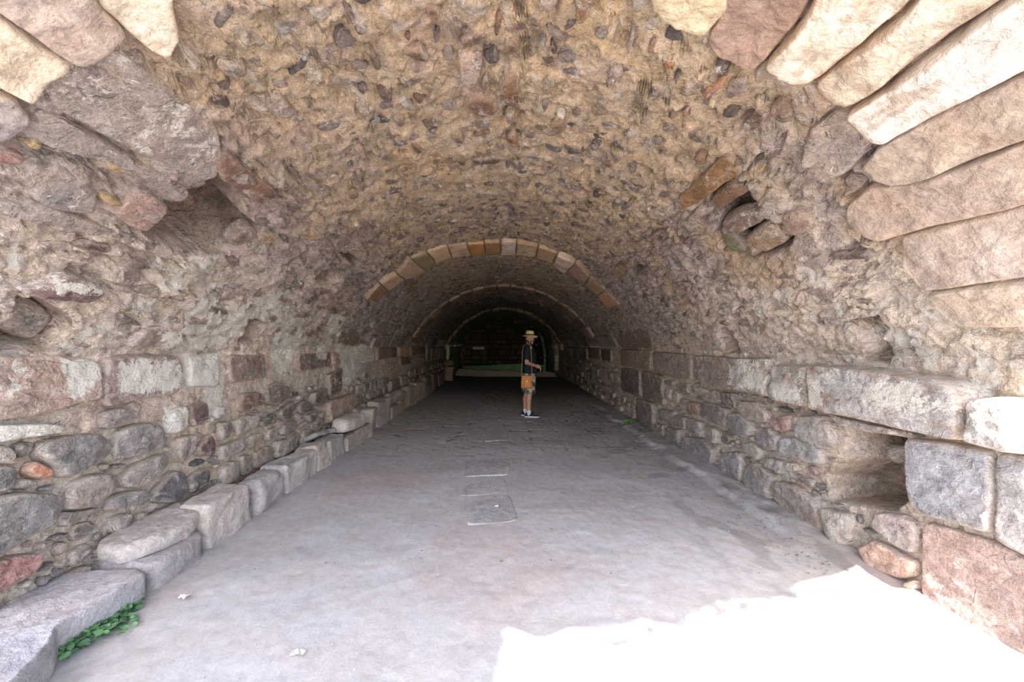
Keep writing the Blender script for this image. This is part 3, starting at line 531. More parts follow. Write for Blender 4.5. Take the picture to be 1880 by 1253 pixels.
# ceiling: slabs and cobbles one can make out
CB = [
 (Z1, [(240, 230), (400, 150), (620, 300), (800, 450), (820, 560), (800, 650), (700, 680), (600, 620), (420, 520), (200, 400), (150, 350)], (170, 158, 148), .03, .35),
 (Z1, [(100, 400), (200, 410), (420, 540), (700, 692), (690, 730), (620, 745), (560, 700), (400, 600), (150, 470), (30, 510)], (164, 152, 142), .03, 0),
 (Z1, [(400, 770), (500, 700), (560, 710), (625, 755), (600, 800), (530, 860), (440, 820)], (176, 146, 136), .035, .2),
 (Z1, [(100, 690), (250, 660), (360, 690), (350, 790), (200, 780), (110, 740)], (158, 148, 142), .03, .3),
 (Z1, [(370, 580), (430, 575), (490, 620), (470, 640), (400, 640)], (190, 164, 122), .03, 0), (Z1, [(60, 510), (130, 500), (160, 540), (90, 540)], (186, 162, 122), .03, 0),
 (Z1, [(-60, 550), (40, 550), (100, 580), (60, 600), (-60, 590)], (170, 134, 122), .03, 0), (Z1, [(445, 200), (520, 190), (545, 220), (500, 240)], (150, 136, 124), .025, 0),
 (Z1, [(360, 715), (400, 710), (460, 750), (440, 765), (370, 750)], (182, 158, 124), .035, 0),
 (Z1, [(-60, 740), (150, 745), (360, 830), (520, 880), (500, 905), (300, 860), (100, 800), (-60, 790)], (172, 160, 150), .03, .2),
 (Z1, [(250, 890), (340, 880), (420, 910), (400, 940), (270, 920)], (120, 94, 88), .025, .2),
 (ZH, [(600, 140), (660, 60), (720, 60), (800, 120), (920, 210), (960, 250), (1050, 310), (1110, 370), (1090, 400), (1040, 420), (980, 445), (800, 350), (640, 240)], (136, 108, 94), .045, 0),
 (ZH, [(720, 760), (800, 660), (900, 620), (960, 680), (880, 740), (780, 790)], (140, 128, 116), .02, .2), (ZH, [(940, 720), (1000, 670), (1090, 690), (1090, 750), (980, 770)], (176, 154, 124), .02, 0),
 (ZH, [(1330, 560), (1400, 520), (1460, 570), (1440, 610), (1350, 600)], (196, 172, 142), .03, 0), (ZH, [(1280, 680), (1370, 670), (1430, 720), (1320, 740)], (186, 158, 122), .02, 0),
 (ZH, [(1660, 20), (1740, 20), (1780, 110), (1730, 130)], (146, 116, 100), .03, 0), (ZH, [(1680, 220), (1730, 210), (1755, 280), (1710, 295)], (110, 88, 76), .03, 0), (ZH, [(1170, 190), (1250, 170), (1260, 240), (1200, 250)], (128, 112, 98), .03, 0),
 (ZG, [(290, 520), (460, 370), (640, 430), (660, 450), (480, 570), (360, 640), (300, 580)], (140, 112, 88), -.02, 0), (ZG, [(420, 690), (560, 620), (720, 600), (820, 670), (700, 740), (530, 830), (430, 760)], (134, 116, 104), .03, .25),
 (ZG, [(700, 780), (840, 690), (980, 800), (1000, 880), (820, 970), (740, 950), (600, 870)], (164, 138, 112), .03, .2), (ZG, [(385, 750), (450, 800), (580, 900), (650, 1000), (480, 1000), (400, 870)], (136, 130, 108), -.01, 0),
 (ZG, [(600, 870), (740, 950), (760, 980), (690, 1040), (630, 940)], (160, 138, 122), .0, 0),
 (ZG, [(20, 480), (180, 370), (380, 160), (470, 110), (580, 190), (620, 260), (440, 360), (250, 520), (60, 600)], (150, 118, 84), .02, 0), (ZG, [(740, 600), (800, 480), (970, 500), (1050, 560), (900, 660), (800, 650)], (172, 160, 148), .05, 0),
 (ZG, [(620, 350), (780, 380), (790, 470), (740, 540), (680, 430)], (140, 126, 112), .03, 0), (ZG, [(950, 600), (1100, 580), (1240, 640), (1250, 760), (1060, 830), (960, 720)], (172, 146, 132), .04, 0), (ZG, [(640, 260), (800, 210), (760, 290), (680, 330)], (190, 160, 116), .02, 0),
 (Z3, [(55, 330), (120, 285), (155, 275), (150, 310), (70, 360)], (190, 128, 92), .035, 0), (Z3, [(300, 400), (370, 350), (410, 400), (380, 460), (330, 440)], (124, 102, 90), .02, 0), (Z3, [(200, 450), (240, 430), (280, 470), (230, 485)], (116, 98, 86), .02, 0),
 (Z3, [(290, 210), (370, 280), (480, 300), (500, 340), (560, 380), (500, 430), (420, 460), (380, 330), (240, 290)], (178, 160, 140), .02, 0), (Z3, [(450, 480), (560, 400), (610, 400), (690, 470), (700, 540), (600, 640), (500, 680), (430, 600)], (178, 162, 150), .03, .3),
 (ZK, [(600, 180), (700, 140), (740, 150), (735, 200), (650, 230), (600, 215)], (118, 96, 82), .02, 0), (ZK, [(590, 250), (720, 250), (715, 350), (660, 450), (600, 400)], (186, 164, 150), .03, .3), (ZK, [(705, 390), (740, 340), (750, 420), (720, 460)], (126, 106, 94), .02, 0),
 (ZK, [(810, 190), (900, 160), (900, 240), (830, 260)], (112, 88, 72), .03, 0), (ZK, [(790, 380), (830, 345), (905, 345), (900, 470), (830, 480), (790, 430)], (150, 118, 92), .03, 0), (ZK, [(620, 480), (680, 450), (790, 480), (790, 550), (710, 570), (630, 520)], (136, 108, 90), .035, 0),
 (ZK, [(300, 235), (420, 225), (460, 310), (370, 290)], (122, 98, 82), .02, 0), (ZK, [(125, 215), (170, 230), (220, 330), (180, 340)], (104, 86, 74), .03, 0), (ZK, [(400, -40), (510, 0), (510, 80), (450, 90)], (118, 92, 76), .035, 0), (ZK, [(1160, -60), (1290, -60), (1240, 80), (1180, 105)], (140, 108, 84), .035, 0),
 (ZK, [(1040, 195), (1075, 190), (1090, 250), (1060, 265)], (112, 92, 80), .02, 0), (ZK, [(1000, 255), (1070, 280), (1050, 320), (1010, 290)], (120, 98, 84), .02, 0), (ZK, [(995, 185), (1030, 180), (1030, 220), (1000, 205)], (150, 142, 134), .02, 0),
 (ZK, [(1260, 140), (1340, 130), (1330, 180), (1270, 170)], (140, 128, 118), .03, 0), (ZK, [(1045, 600), (1120, 585), (1130, 640), (1060, 645)], (130, 104, 88), .03, 0), (ZK, [(1075, 550), (1125, 560), (1120, 590), (1080, 575)], (216, 202, 184), .02, 0),
 (ZK, [(830, 660), (870, 640), (890, 680), (880, 725), (835, 705)], (146, 104, 76), .03, 0), (ZK, [(190, 430), (270, 440), (270, 500), (210, 480)], (112, 94, 82), .03, 0), (ZK, [(360, 460), (450, 450), (400, 510)], (116, 94, 78), .03, 0),
 (ZK, [(260, 570), (335, 560), (330, 615), (280, 610)], (118, 108, 98), .03, 0), (ZK, [(415, 595), (500, 590), (500, 625), (430, 625)], (112, 98, 86), .03, 0), (ZK, [(555, 655), (630, 670), (620, 700), (570, 690)], (102, 88, 78), .03, 0),
 (ZK, [(650, 770), (820, 770), (815, 790), (660, 800)], (104, 88, 74), .03, 0), (ZK, [(580, 765), (635, 770), (630, 810), (590, 800)], (104, 86, 76), .03, 0), (ZK, [(350, 690), (410, 710), (420, 755), (370, 740)], (110, 94, 82), .03, 0),
 (ZK, [(155, 735), (260, 740), (260, 795), (200, 770)], (142, 124, 106), .03, 0), (ZK, [(1000, 380), (1060, 350), (1090, 400), (1040, 470), (1005, 440)], (148, 132, 116), .03, 0), (ZK, [(70, 100), (130, 90), (145, 130), (100, 170)], (120, 106, 94), .03, 0),
 (ZK, [(560, -20), (770, -20), (740, 60), (640, 70)], (170, 156, 140), .03, .2), (ZK, [(970, -30), (1110, -30), (1050, 60)], (178, 160, 146), .03, .2), (ZK, [(780, 60), (820, 60), (790, 180), (770, 170)], (140, 112, 92), .02, 0), (ZK, [(1000, 490), (1050, 490), (1020, 550)], (134, 122, 110), .03, 0),
 (ZK, [(820, 560), (880, 530), (870, 600), (830, 600)], (144, 116, 96), .03, 0), (ZK, [(490, 150), (510, 140), (490, 200), (468, 190)], (110, 98, 88), .03, 0), (ZK, [(325, 155), (360, 155), (355, 190), (335, 185)], (112, 90, 74), .03, 0), (ZK, [(1600, 300), (1650, 275), (1680, 310), (1620, 330)], (160, 112, 80), .03, 0),
 (ZK, [(1700, 520), (1750, 510), (1735, 560), (1705, 570)], (150, 116, 96), .03, 0), (ZK, [(1420, 230), (1450, 130), (1480, 150), (1440, 260)], (170, 154, 140), .03, 0), (ZK, [(1520, 240), (1550, 170), (1580, 180), (1560, 270)], (150, 124, 106), .03, 0),
 (ZK, [(10, 0), (60, 0), (90, 80), (60, 90)], (126, 110, 98), .03, 0),
 (Z5, [(490, 255), (560, 250), (550, 290), (510, 320)], (150, 120, 86), .02, 0), (Z5, [(1640, 215), (1690, 215), (1690, 260), (1640, 250)], (168, 150, 138), .05, 0), (Z5, [(1530, 180), (1585, 160), (1590, 225), (1550, 235)], (170, 140, 112), .05, 0),
]
for i, (zm, pl, col, h, wh) in enumerate(CB):
    p = sy(zm, pl); take(p); R = math.sqrt(np.ptp(p[:, 0]) * np.ptp(p[:, 1]))
    relief(mbC, p, h, col, 400 + i, n=120 if R > .3 else 40, rings=18 if R > .3 else 7, edge=.022, deep=.07, rough=.026 if R > .3 else .014, jit=.06, wh=wh, shrink=.01)

# ------------------------------------------------------------------ first rib: traced voussoirs on the soffit
def rib_voussoir(root, quad, col, h, seed, n=60, rings=10, lab=None):
    mb = MB(); relief(mb, np.asarray(quad), h, col, seed, n=n, rings=rings, edge=.02, deep=.12, rough=.012, jit=.02, shrink=.012, wh=0, bulge=.05)
    o = mb.build('voussoir', M_BLOCK); attach(o, root)
    if lab: o['label'] = lab
rib = empty('stone_rib', (2.2, 6.4, 0), 'nearest of the pale voussoir ribs crossing the vault, with blocks of mixed colours', 'arch rib', 'ribs of cut stone across the vault')
ro = [(285, 340), (362, 262), (448, 215), (512, 132), (597, 105), (700, 72), (798, 62), (882, 55), (965, 52), (1045, 52), (1152, 75), (1250, 110), (1342, 152), (1412, 228), (1490, 298), (1562, 368)]
ri = [(345, 362), (407, 300), (490, 242), (597, 202), (642, 160), (722, 137), (815, 118), (890, 120), (965, 118), (1040, 118), (1140, 132), (1225, 160), (1284, 210), (1385, 266), (1448, 318), (1495, 392)]
rc = [(150, 122, 98), (190, 162, 138), (184, 158, 132), (150, 134, 104), (204, 176, 142), (206, 182, 152), (190, 142, 84), (166, 132, 96), (218, 200, 178), (208, 184, 152), (194, 164, 130), (222, 202, 186), (176, 150, 128), (176, 152, 124), (198, 158, 126)]
for i in range(15):
    q = sy(Z5, [ro[i], ro[i + 1], ri[i + 1], ri[i]])
    rib_voussoir(rib, q, rc[i], .055 if i != 11 else .08, 600 + i)
    take(q)
def far_rib(y0, y1, s0, s1, n, cols, lab, seed, h=.06):
    root = empty('stone_rib', (2.2, y0, 0), lab, 'arch rib', 'ribs of cut stone across the vault')
    r = random.Random(seed); e = np.linspace(s0, s1, n + 1)
    for i in range(n):
        a, b = e[i], e[i + 1]; ya = y0 + r.uniform(-.04, .04); yb = y1 + r.uniform(-.04, .04)
        q = np.array([(a, ya), (b, ya), (b, yb), (a, yb)]); take(q)
        rib_voussoir(root, q, cols[i % len(cols)], h * r.uniform(.8, 1.2), seed + i, n=28, rings=5)
far_rib(10.5, 11.25, S_LL + .3, S_LR - .3, 17, [(170, 148, 124), (150, 132, 112), (182, 158, 132), (140, 124, 108)], 'middle pale rib of cut stone arching over the dark half of the tunnel', 700)
far_rib(17.2, 17.7, S_LL - .2, S_LR + .2, 19, [(176, 160, 138), (160, 146, 128), (190, 172, 150)], 'farthest rib of cut stone framing the black end chamber', 760, .10)

# ------------------------------------------------------------------ countless smaller stones between the traced ones
def ell(cs, cy, a, b, rot, n, r):
    t = np.linspace(0, 2 * math.pi, n, endpoint=False) + r.uniform(0, 6)
    k = 1 + np.array([r.uniform(-.38, .25) for _ in range(n)])
    x = a * np.cos(t) * k; y = b * np.sin(t) * k
    return np.stack([cs + x * math.cos(rot) - y * math.sin(rot), cy + x * math.sin(rot) + y * math.cos(rot)], -1)
r = random.Random(3)
pal_c = [(108, 96, 88), (120, 108, 98), (132, 118, 108), (142, 128, 116), (100, 92, 88), (154, 140, 128), (142, 116, 98), (180, 166, 152), (114, 102, 94), (128, 118, 110)]
pal_h = [(168, 152, 142), (156, 140, 130), (146, 130, 122), (178, 160, 146), (136, 120, 112), (160, 136, 124), (186, 170, 156), (124, 108, 100)]
y = .6
while y < 15:
    dy = .17 if y < 9 else .26
    s = S_LL + .25
    while s < S_LR - .25:
        d = abs(s - S_C); crown = d < 1.35 + r.uniform(-.3, .3)
        ds = .17 if crown else .21
        cs, cy = s + r.uniform(-.07, .07), y + r.uniform(-.07, .07)
        if r.random() < (.74 if crown else .62):
            if crown: a, b, rot = r.uniform(.02, .075) * (1.4 if r.random() < .12 else 1), r.uniform(.018, .055), r.uniform(-.5, .5)
            else: a, b, rot = r.uniform(.025, .06), r.uniform(.05, .16), r.uniform(-.3, .3)
            if y > 9: a *= 1.3; b *= 1.3
            p = ell(cs, cy, a, b, rot, 9, r)
            if cy > mouth(cs) + .1 and free(p):
                pal = pal_c if crown else pal_h
                relief(mbC, p, r.uniform(.0, .026), r.choice(pal), r.randint(0, 9999), n=22 if cy < 6 else 12, rings=4 if cy < 6 else 2, edge=.014, deep=.05, rough=.010, jit=.25, shrink=0, wh=r.choice([0, 0, 0, .25]))
        s += ds
    y += dy
pal_w = [(162, 150, 142), (148, 137, 131), (172, 158, 148), (138, 127, 121), (182, 168, 158), (156, 139, 130), (124, 115, 111), (166, 149, 136)]
def courses(mb, s0, s1, side, seed):
    """rubble courses of a wall between s0 and s1 (from the foot up)"""
    r = random.Random(seed); s = s0
    while s < s1 - .06:
        hgt = min(r.uniform(.17, .27), s1 - s)
        y = 1.9 + r.uniform(0, .2)
        while y < 17.0:
            L = r.uniform(.18, .42) * (1.5 if y > 8 else 1); a = .012
            sa, sb = s + a, s + hgt - a
            if r.random() < .22: sb = s + hgt * .55
            p = np.array([(sa + r.uniform(0, .04), y + r.uniform(0, .04)), (sa, y + L * .5), (sa + r.uniform(0, .04), y + L - r.uniform(.01, .04)), (sb - r.uniform(0, .03), y + L - a), (sb, y + L * .5), (sb - r.uniform(0, .05), y + r.uniform(0, .03))])
            if side > 0: p[:, 0] = STOT - p[:, 0]
            c = p.mean(0)
            ok = free(c + (p - c) * .86)
            if not ok:
                p = c + (p - c) * np.array([.55, .5]); ok = free(p)
            if ok: take(p); relief(mb, p, r.uniform(.02, .05), r.choice(pal_w), r.randint(0, 9999), n=40 if c[1] < 5 else 20, rings=8 if c[1] < 5 else 3, edge=.018, deep=.06, rough=.016, jit=.07)
            y += L
        s += hgt
    for k in range(2600):                                   # pinning stones in what is left
        big = k < 900; a_, b_ = (r.uniform(.04, .085), r.uniform(.05, .12)) if big else (r.uniform(.015, .04), r.uniform(.02, .055))
        p = ell(r.uniform(s0 + .04, s1 + .05), 1.95 * (4.0 ** r.random()), a_, b_, r.uniform(-.4, .4), 8, r)
        if side > 0: p[:, 0] = STOT - p[:, 0]
        if free(p): take(p); relief(mb, p, r.uniform(.01, .035), r.choice(pal_w), r.randint(0, 9999), n=24, rings=5, edge=.012, deep=.05, rough=.012, jit=.2)
courses(mbL, .15, 1.02, -1, 31); courses(mbR, .15, 1.12, 1, 32)
def ashlar_row(mb, s0, s1, y0, side, seed, h, yend=17.0):
    r = random.Random(seed); y = y0
    while y < yend:
        L = r.uniform(.5, .95); p = np.array([(s0 + .01, y + .012), (s0 + .008, y + L - .012), (s1 - .01, y + L - .012), (s1 - .012, y + .012)])
        if side > 0: p[:, 0] = STOT - p[:, 0]
        c = p.mean(0)
        if free(c + (p - c) * .9): relief(mb, p, h, r.choice(pal_w), r.randint(0, 9999), n=48, rings=8, edge=.02, deep=.06, rough=.014, jit=.02)
        y += L
ashlar_row(mbL, 1.06, S_LL - .02, 3.2, -1, 41, .035); ashlar_row(mbR, 1.14, S_LL - .04, 7.0, 1, 42, .06)
ashlar_row(mbR, S_LL, S_LL + .33, 6.2, 1, 43, .025, 16.5); ashlar_row(mbR, S_LL + .33, S_LL + .62, 6.4, 1, 44, .02, 16.5); ashlar_row(mbL, S_LL, S_LL + .32, 7.6, -1, 45, .025, 16.5)

# ------------------------------------------------------------------ the lining itself (mortar and rubble core)
def lining(mb, sa, sb, ns, rows):
    S1 = np.linspace(sa, sb, ns); t = np.linspace(0, 1, rows); ym = mouth(S1)
    ragged = (fbm(np.stack([S1, S1 * 0, S1 * 0], -1), 5., 3, 91) - .5) * .12
    ym = ym + ragged - .02
    Y = ym[None] * (YEND / ym[None]) ** t[:, None]; S = np.repeat(S1[None], rows, 0)
    S, Y = S.ravel(), Y.ravel(); B = surf(S, Y); H = relief_h(S, Y, B); V = surf(S, Y, H)
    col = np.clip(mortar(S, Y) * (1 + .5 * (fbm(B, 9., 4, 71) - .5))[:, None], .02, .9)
    hol = np.zeros(len(S))
    for p, d, e in HOLES: hol = np.maximum(hol, field(p, S, Y, 0, .05))
    hc = lin((138, 112, 90)) * (1 + .5 * (fbm(B, 12., 3, 5) - .5))[:, None]
    col = col + (hc - col) * (hol * .75)[:, None]
    mb.add(V, quads(rows, ns)[:, ::-1], col=col, wh=wash(S, Y) * (1 - hol))
    # the thickness of the masonry, seen at the mouth
    rim = []
    for k, t_ in enumerate((0, .1, .5)): rim.append(surf(S1, ym - .01 * k, -t_) if k else V[:ns])
    mb.add(np.concatenate(rim), quads(3, ns), col=np.tile(lin(GRY), (3 * ns, 1)))
lining(mbL, 0, S_LL, 150, 640); lining(mbR, S_LR, STOT, 150, 640); lining(mbC, S_LL, S_LR, 460, 680)
wall_left = mbL.build('wall_left', M_WALL, kind='structure')
wall_right = mbR.build('wall_right', M_WALL, kind='structure')
ceiling = mbC.build('ceiling', M_VAULT, kind='structure')
for kids, wl in ((kidsL, wall_left), (kidsR, wall_right)):
    for mb, lab in kids:
        o = mb.build('stone_block', M_WALL); o.parent = wl; o['label'] = lab

# back wall of the end chamber, in blocks
mb = MB(); nx, nz_ = 120, 70
X, Zz = np.meshgrid(np.linspace(-3, 3, nx), np.linspace(-.1, 3.4, nz_)); P = np.stack([X.ravel(), np.full(X.size, 23.4), Zz.ravel()], -1)
P[:, 1] += (fbm(P, 3, 3, 6) - .5) * .1
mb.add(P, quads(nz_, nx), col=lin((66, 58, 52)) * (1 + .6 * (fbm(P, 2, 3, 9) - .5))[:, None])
r = random.Random(9); z = .0
while z < 3.1:
    h = r.uniform(.24, .4); x = -2.7 + r.uniform(0, .3)
    while x < 2.6:
        L = r.uniform(.35, .7); g = r.uniform(.7, 1.25)
        if not (1.1 < x < 2.3 and z < 2.0):
            a, b, c_, d = x + .015, x + L - .015, z + .012, z + h - .012; y0, y1 = 23.36, 23.26
            V = [(a, y0, c_), (b, y0, c_), (b, y0, d), (a, y0, d), (a + .02, y1, c_ + .02), (b - .02, y1, c_ + .02), (b - .02, y1, d - .02), (a + .02, y1, d - .02)]
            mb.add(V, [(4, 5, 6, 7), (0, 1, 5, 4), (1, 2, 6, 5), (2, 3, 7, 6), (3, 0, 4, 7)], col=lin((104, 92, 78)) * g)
        x += L
    z += h
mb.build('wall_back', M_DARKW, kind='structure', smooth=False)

# ------------------------------------------------------------------ floor
def floor_mat():
    m = stone_mat('trodden_dust', .36, .34, speck=.0); t = m.node_tree; N = t.nodes; L = t.links
    return m
xs = np.concatenate([np.linspace(-24, -3.2, 12), np.linspace(-3, 3, 420), np.linspace(3.2, 24, 12)])
ys = np.concatenate([np.linspace(-26, .6, 22), np.geomspace(.8, 23.6, 620)])
X, Y = np.meshgrid(xs, ys); P = np.stack([X.ravel(), Y.ravel(), 0 * X.ravel()], -1)
inn = sstep(3.1, 2.9, np.abs(P[:, 0]))
P[:, 2] = (fbm(P, .9, 3, 2) - .5) * .05 * inn + (fbm(P, 5, 3, 4) - .5) * .014 * inn + (fbm(P, 18, 3, 5) - .5) * .006 * inn - .01
edge_n = (fbm(P, 2.5, 3, 14) - .5) * .28
bank = sstep(2.12, 2.22, P[:, 0] + edge_n) * sstep(2.7, 3.3, P[:, 1]) * (1 - sstep(8, 12, P[:, 1]))
P[:, 2] += bank * (.045 + .03 * (fbm(P, 7, 3, 23) - .5)) + sstep(-2.15, -2.35, P[:, 0] + edge_n * .3) * .02
pits = sstep(.66, .74, fbm(P * np.array([1, 1.4, 1]), 9., 2, 19)) * sstep(4.5, 7, P[:, 1]); P[:, 2] -= pits * .018
fc = lin((168, 164, 162)) * (1 + .16 * (fbm(P, 1.3, 4, 31) - .5))[:, None]
fc = fc + (lin((166, 150, 144)) - fc) * (sstep(.5, .68, fbm(P, .7, 3, 77)) * .45)[:, None]
dirt = sstep(.54, .66, fbm(P * np.array([1, .8, 1]), 6., 4, 19)) * sstep(1.2, 2.4, P[:, 0] + .12 * P[:, 1]) * .5
fc = fc * (1 - .5 * dirt)[:, None]
fc = fc * (1 - .5 * pits)[:, None]; fc = fc * (1 - .55 * sstep(8, 15, P[:, 1]))[:, None] + 0  # floor colour also darkened with depth, adding to the gloom inside
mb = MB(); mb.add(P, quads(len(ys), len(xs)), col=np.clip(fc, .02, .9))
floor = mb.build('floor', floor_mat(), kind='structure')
def gz(x, y):
    p = np.array([[x, y, 0.]]); inn = 1.0
    z = (fbm(p, .9, 3, 2)[0] - .5) * .05 + (fbm(p, 5, 3, 4)[0] - .5) * .014 - .01
    en = (fbm(p, 2.5, 3, 14)[0] - .5) * .28
    b = sstep(2.12, 2.22, x + en) * sstep(2.7, 3.3, y) * (1 - sstep(8, 12, y))
    return float(z + b * .055 + sstep(-2.15, -2.35, x + en * .3) * .02)

def polyslab(pts, z0, z1, col, seed, n=96, rings=14, rough=.008, rnd=.02, slope=(0, 0), jit=.03, flare=0.0):
    """a slab from its outline in plan"""
    P, c, R = outline(np.array(pts), n, jit, seed); mb = MB(); H = z1 - z0; k = min(rnd / H, .45); e = rnd / R
    prof = [(.95, 0), (.985, .15), (1, .4), (1, (1.4 - k) / 2), (1, 1 - k), (1 - e * .3, 1 - k * .35), (1 - e, 1)] + [(q, 1) for q in np.linspace(1 - e * 1.6, 0, rings)]
    V = []
    for a, b in prof:
        xy = c + (P - c) * a; V.append(np.concatenate([xy, np.full((n, 1), z0 + H * b)], 1))
    V = np.concatenate(V); off = seed * 3.3
    nz = np.stack([fbm(V + off + 9 * q, 9., 4, 3 + q, .6) - .5 for q in range(3)], -1)
    V = V + nz * rough * 2 * np.array([1, 1, 1.0]) + (np.stack([fbm(V + off + 5 * q, 2.5, 2, 8 + q) - .5 for q in range(3)], -1)) * rough * 4
    top = (V[:, 2] - z0) / H; V[:, 2] += top * ((V[:, 0] - c[0]) * slope[0] + (V[:, 1] - c[1]) * slope[1])
    mb.add(V, quads(len(prof), n, True), col=np.clip(lin(col) * .88 * (1 + .4 * (fbm(V + off, 3, 3, 5) - .5))[:, None], .02, .95))
    return mb
for i, (pl, lab) in enumerate([([(540, 420), (620, 385), (750, 375), (795, 490), (700, 505), (550, 512), (545, 470)], 'flat worn slab with a chipped near edge'), ([(540, 220), (650, 210), (752, 203), (755, 262), (740, 280), (540, 290)], 'flush worn slab beyond the chipped one'),
      ([(518, 378), (560, 320), (730, 300), (750, 366)], 'dust-covered slab between the other two'), ([(565, 62), (740, 60), (745, 116), (580, 124)], 'far slab before the standing man')]):
    w_ = [on_z(a, b, .01) for a, b in px(ZP, pl)]
    zc = gz(*np.mean(w_, 0)); m = polyslab(w_, zc - .06, zc + .009, (178, 173, 171), 50 + i, rough=.003, rnd=.012, jit=.05)
    o = m.build('paving_slab', M_KERB); o.parent = floor; o['label'] = lab

# ------------------------------------------------------------------ kerb of loose blocks along the left wall
def rblock(dims, rad, seed, n=18, rough=.012, twist=0.0, taper=0.0):
    g = np.linspace(-1, 1, n + 1); A, B = np.meshgrid(g, g); A, B = A.ravel(), B.ravel(); O = np.ones_like(A); V = []; Q = []
    q = quads(n + 1, n + 1); k = 0
    for ax, sg in ((0, 1), (0, -1), (1, 1), (1, -1), (2, 1), (2, -1)):
        f = np.zeros((len(A), 3)); f[:, ax] = sg; f[:, (ax + 1) % 3] = A * sg; f[:, (ax + 2) % 3] = B
        V.append(f); Q.append(q + k); k += len(A)
    V = np.concatenate(V); Q = np.concatenate(Q)
    key = np.round(V * 1e4).astype(np.int64); u, idx, inv = np.unique(key, axis=0, return_index=True, return_inverse=True); inv = inv.ravel()
    V = V[idx]; Q = inv[Q]
    half = np.array(dims) / 2; q_ = V * half; inner = np.clip(q_, -(half - rad), half - rad); d = q_ - inner; l = np.linalg.norm(d, axis=1, keepdims=True); l[l == 0] = 1
    V = inner + rad * d / l
    t = (V[:, 2] + half[2]) / (2 * half[2]); V[:, 0] *= 1 - taper * t; V[:, 1] *= 1 - taper * t
    off = seed * 5.1
    V = V + np.stack([fbm(V + off + 7 * c, 3.2, 2, 1 + c) - .5 for c in range(3)], -1) * rough * 6 * np.array([1, 1, .8])
    V = V + np.stack([fbm(V + off + 7 * c, 13., 3, 4 + c, .6) - .5 for c in range(3)], -1) * rough * 1.6
    return V, Q
def kerb(name, x0, x1, y0, y1, z0, z1, col, seed, label, cat='stone', rad=.035, rz=0, tx=0, ty=0, taper=.06, rough=.017, group='stones of the kerb along the left wall', n=20):
    V, Q = rblock((x1 - x0, y1 - y0, z1 - z0), rad, seed, n=n, rough=rough, taper=taper)
    kr = random.Random(seed); rz += kr.uniform(-.05, .05); tx += kr.uniform(-.05, .05); ty += kr.uniform(-.07, .07)
    M = np.array(Matrix.Rotation(rz, 3, 'Z') @ Matrix.Rotation(tx, 3, 'X') @ Matrix.Rotation(ty, 3, 'Y')); V = V @ M.T
    mb = MB(); mb.add(V, Q, col=np.clip(lin(col) * .98 * (1 + .4 * (fbm(V + seed, 3, 3, 5) - .5))[:, None], .02, .95))
    o = mb.build(name, M_KERB); o.location = ((x0 + x1) / 2, (y0 + y1) / 2, (z0 + z1) / 2)
    return tag(o, label, cat, group)
G = 'stones of the kerb along the left wall'
# the three nearest are traced slabs
k1 = px(Z4, [(-330, 1060), (-150, 1000), (0, 945), (130, 895), (330, 870), (460, 862), (490, 885), (390, 950), (200, 1060), (175, 1110), (60, 1240), (-100, 1420), (-420, 1500)])
k1 = [on_z(a, b, .16) for a, b in k1]; k1 = [(max(a, -2.66), b) for a, b in k1]
tag(polyslab(k1, -.08, .17, (178, 172, 172), 71, n=180, rings=26, rough=.012, rnd=.02, slope=(.0, -.03), jit=.02).build('kerb_stone', M_KERB), 'grey ridged stone slab above the green weeds, nearest of the kerb', 'stone', G)
k2 = [(-2.54, 2.46), (-2.22, 2.42), (-2.14, 2.44), (-2.13, 2.62), (-2.15, 2.82), (-2.2, 2.88), (-2.4, 2.89), (-2.54, 2.88)]
tag(polyslab(k2, -.08, .155, (172, 164, 162), 72, n=140, rings=20, rough=.010, rnd=.025, jit=.02).build('kerb_stone', M_KERB), 'low grey kerb slab lying under the loose pale slab', 'stone', G)
k3 = [on_z(a, b, .26) for a, b in px(ZD, [(385, 830), (500, 760), (700, 690), (830, 660), (1050, 640), (1280, 680), (1230, 745), (1120, 810), (950, 880), (760, 935), (600, 915), (400, 880)])]
k3 = [(max(a, -2.56), b) for a, b in k3]
tag(polyslab(k3, .16, .275, (192, 180, 172), 73, n=160, rings=24, rough=.014, rnd=.035, jit=.03, flare=0).build('stone_slab', M_KERB), 'loose cream-coloured flat stone slab with rounded ends on the kerb', 'slab')
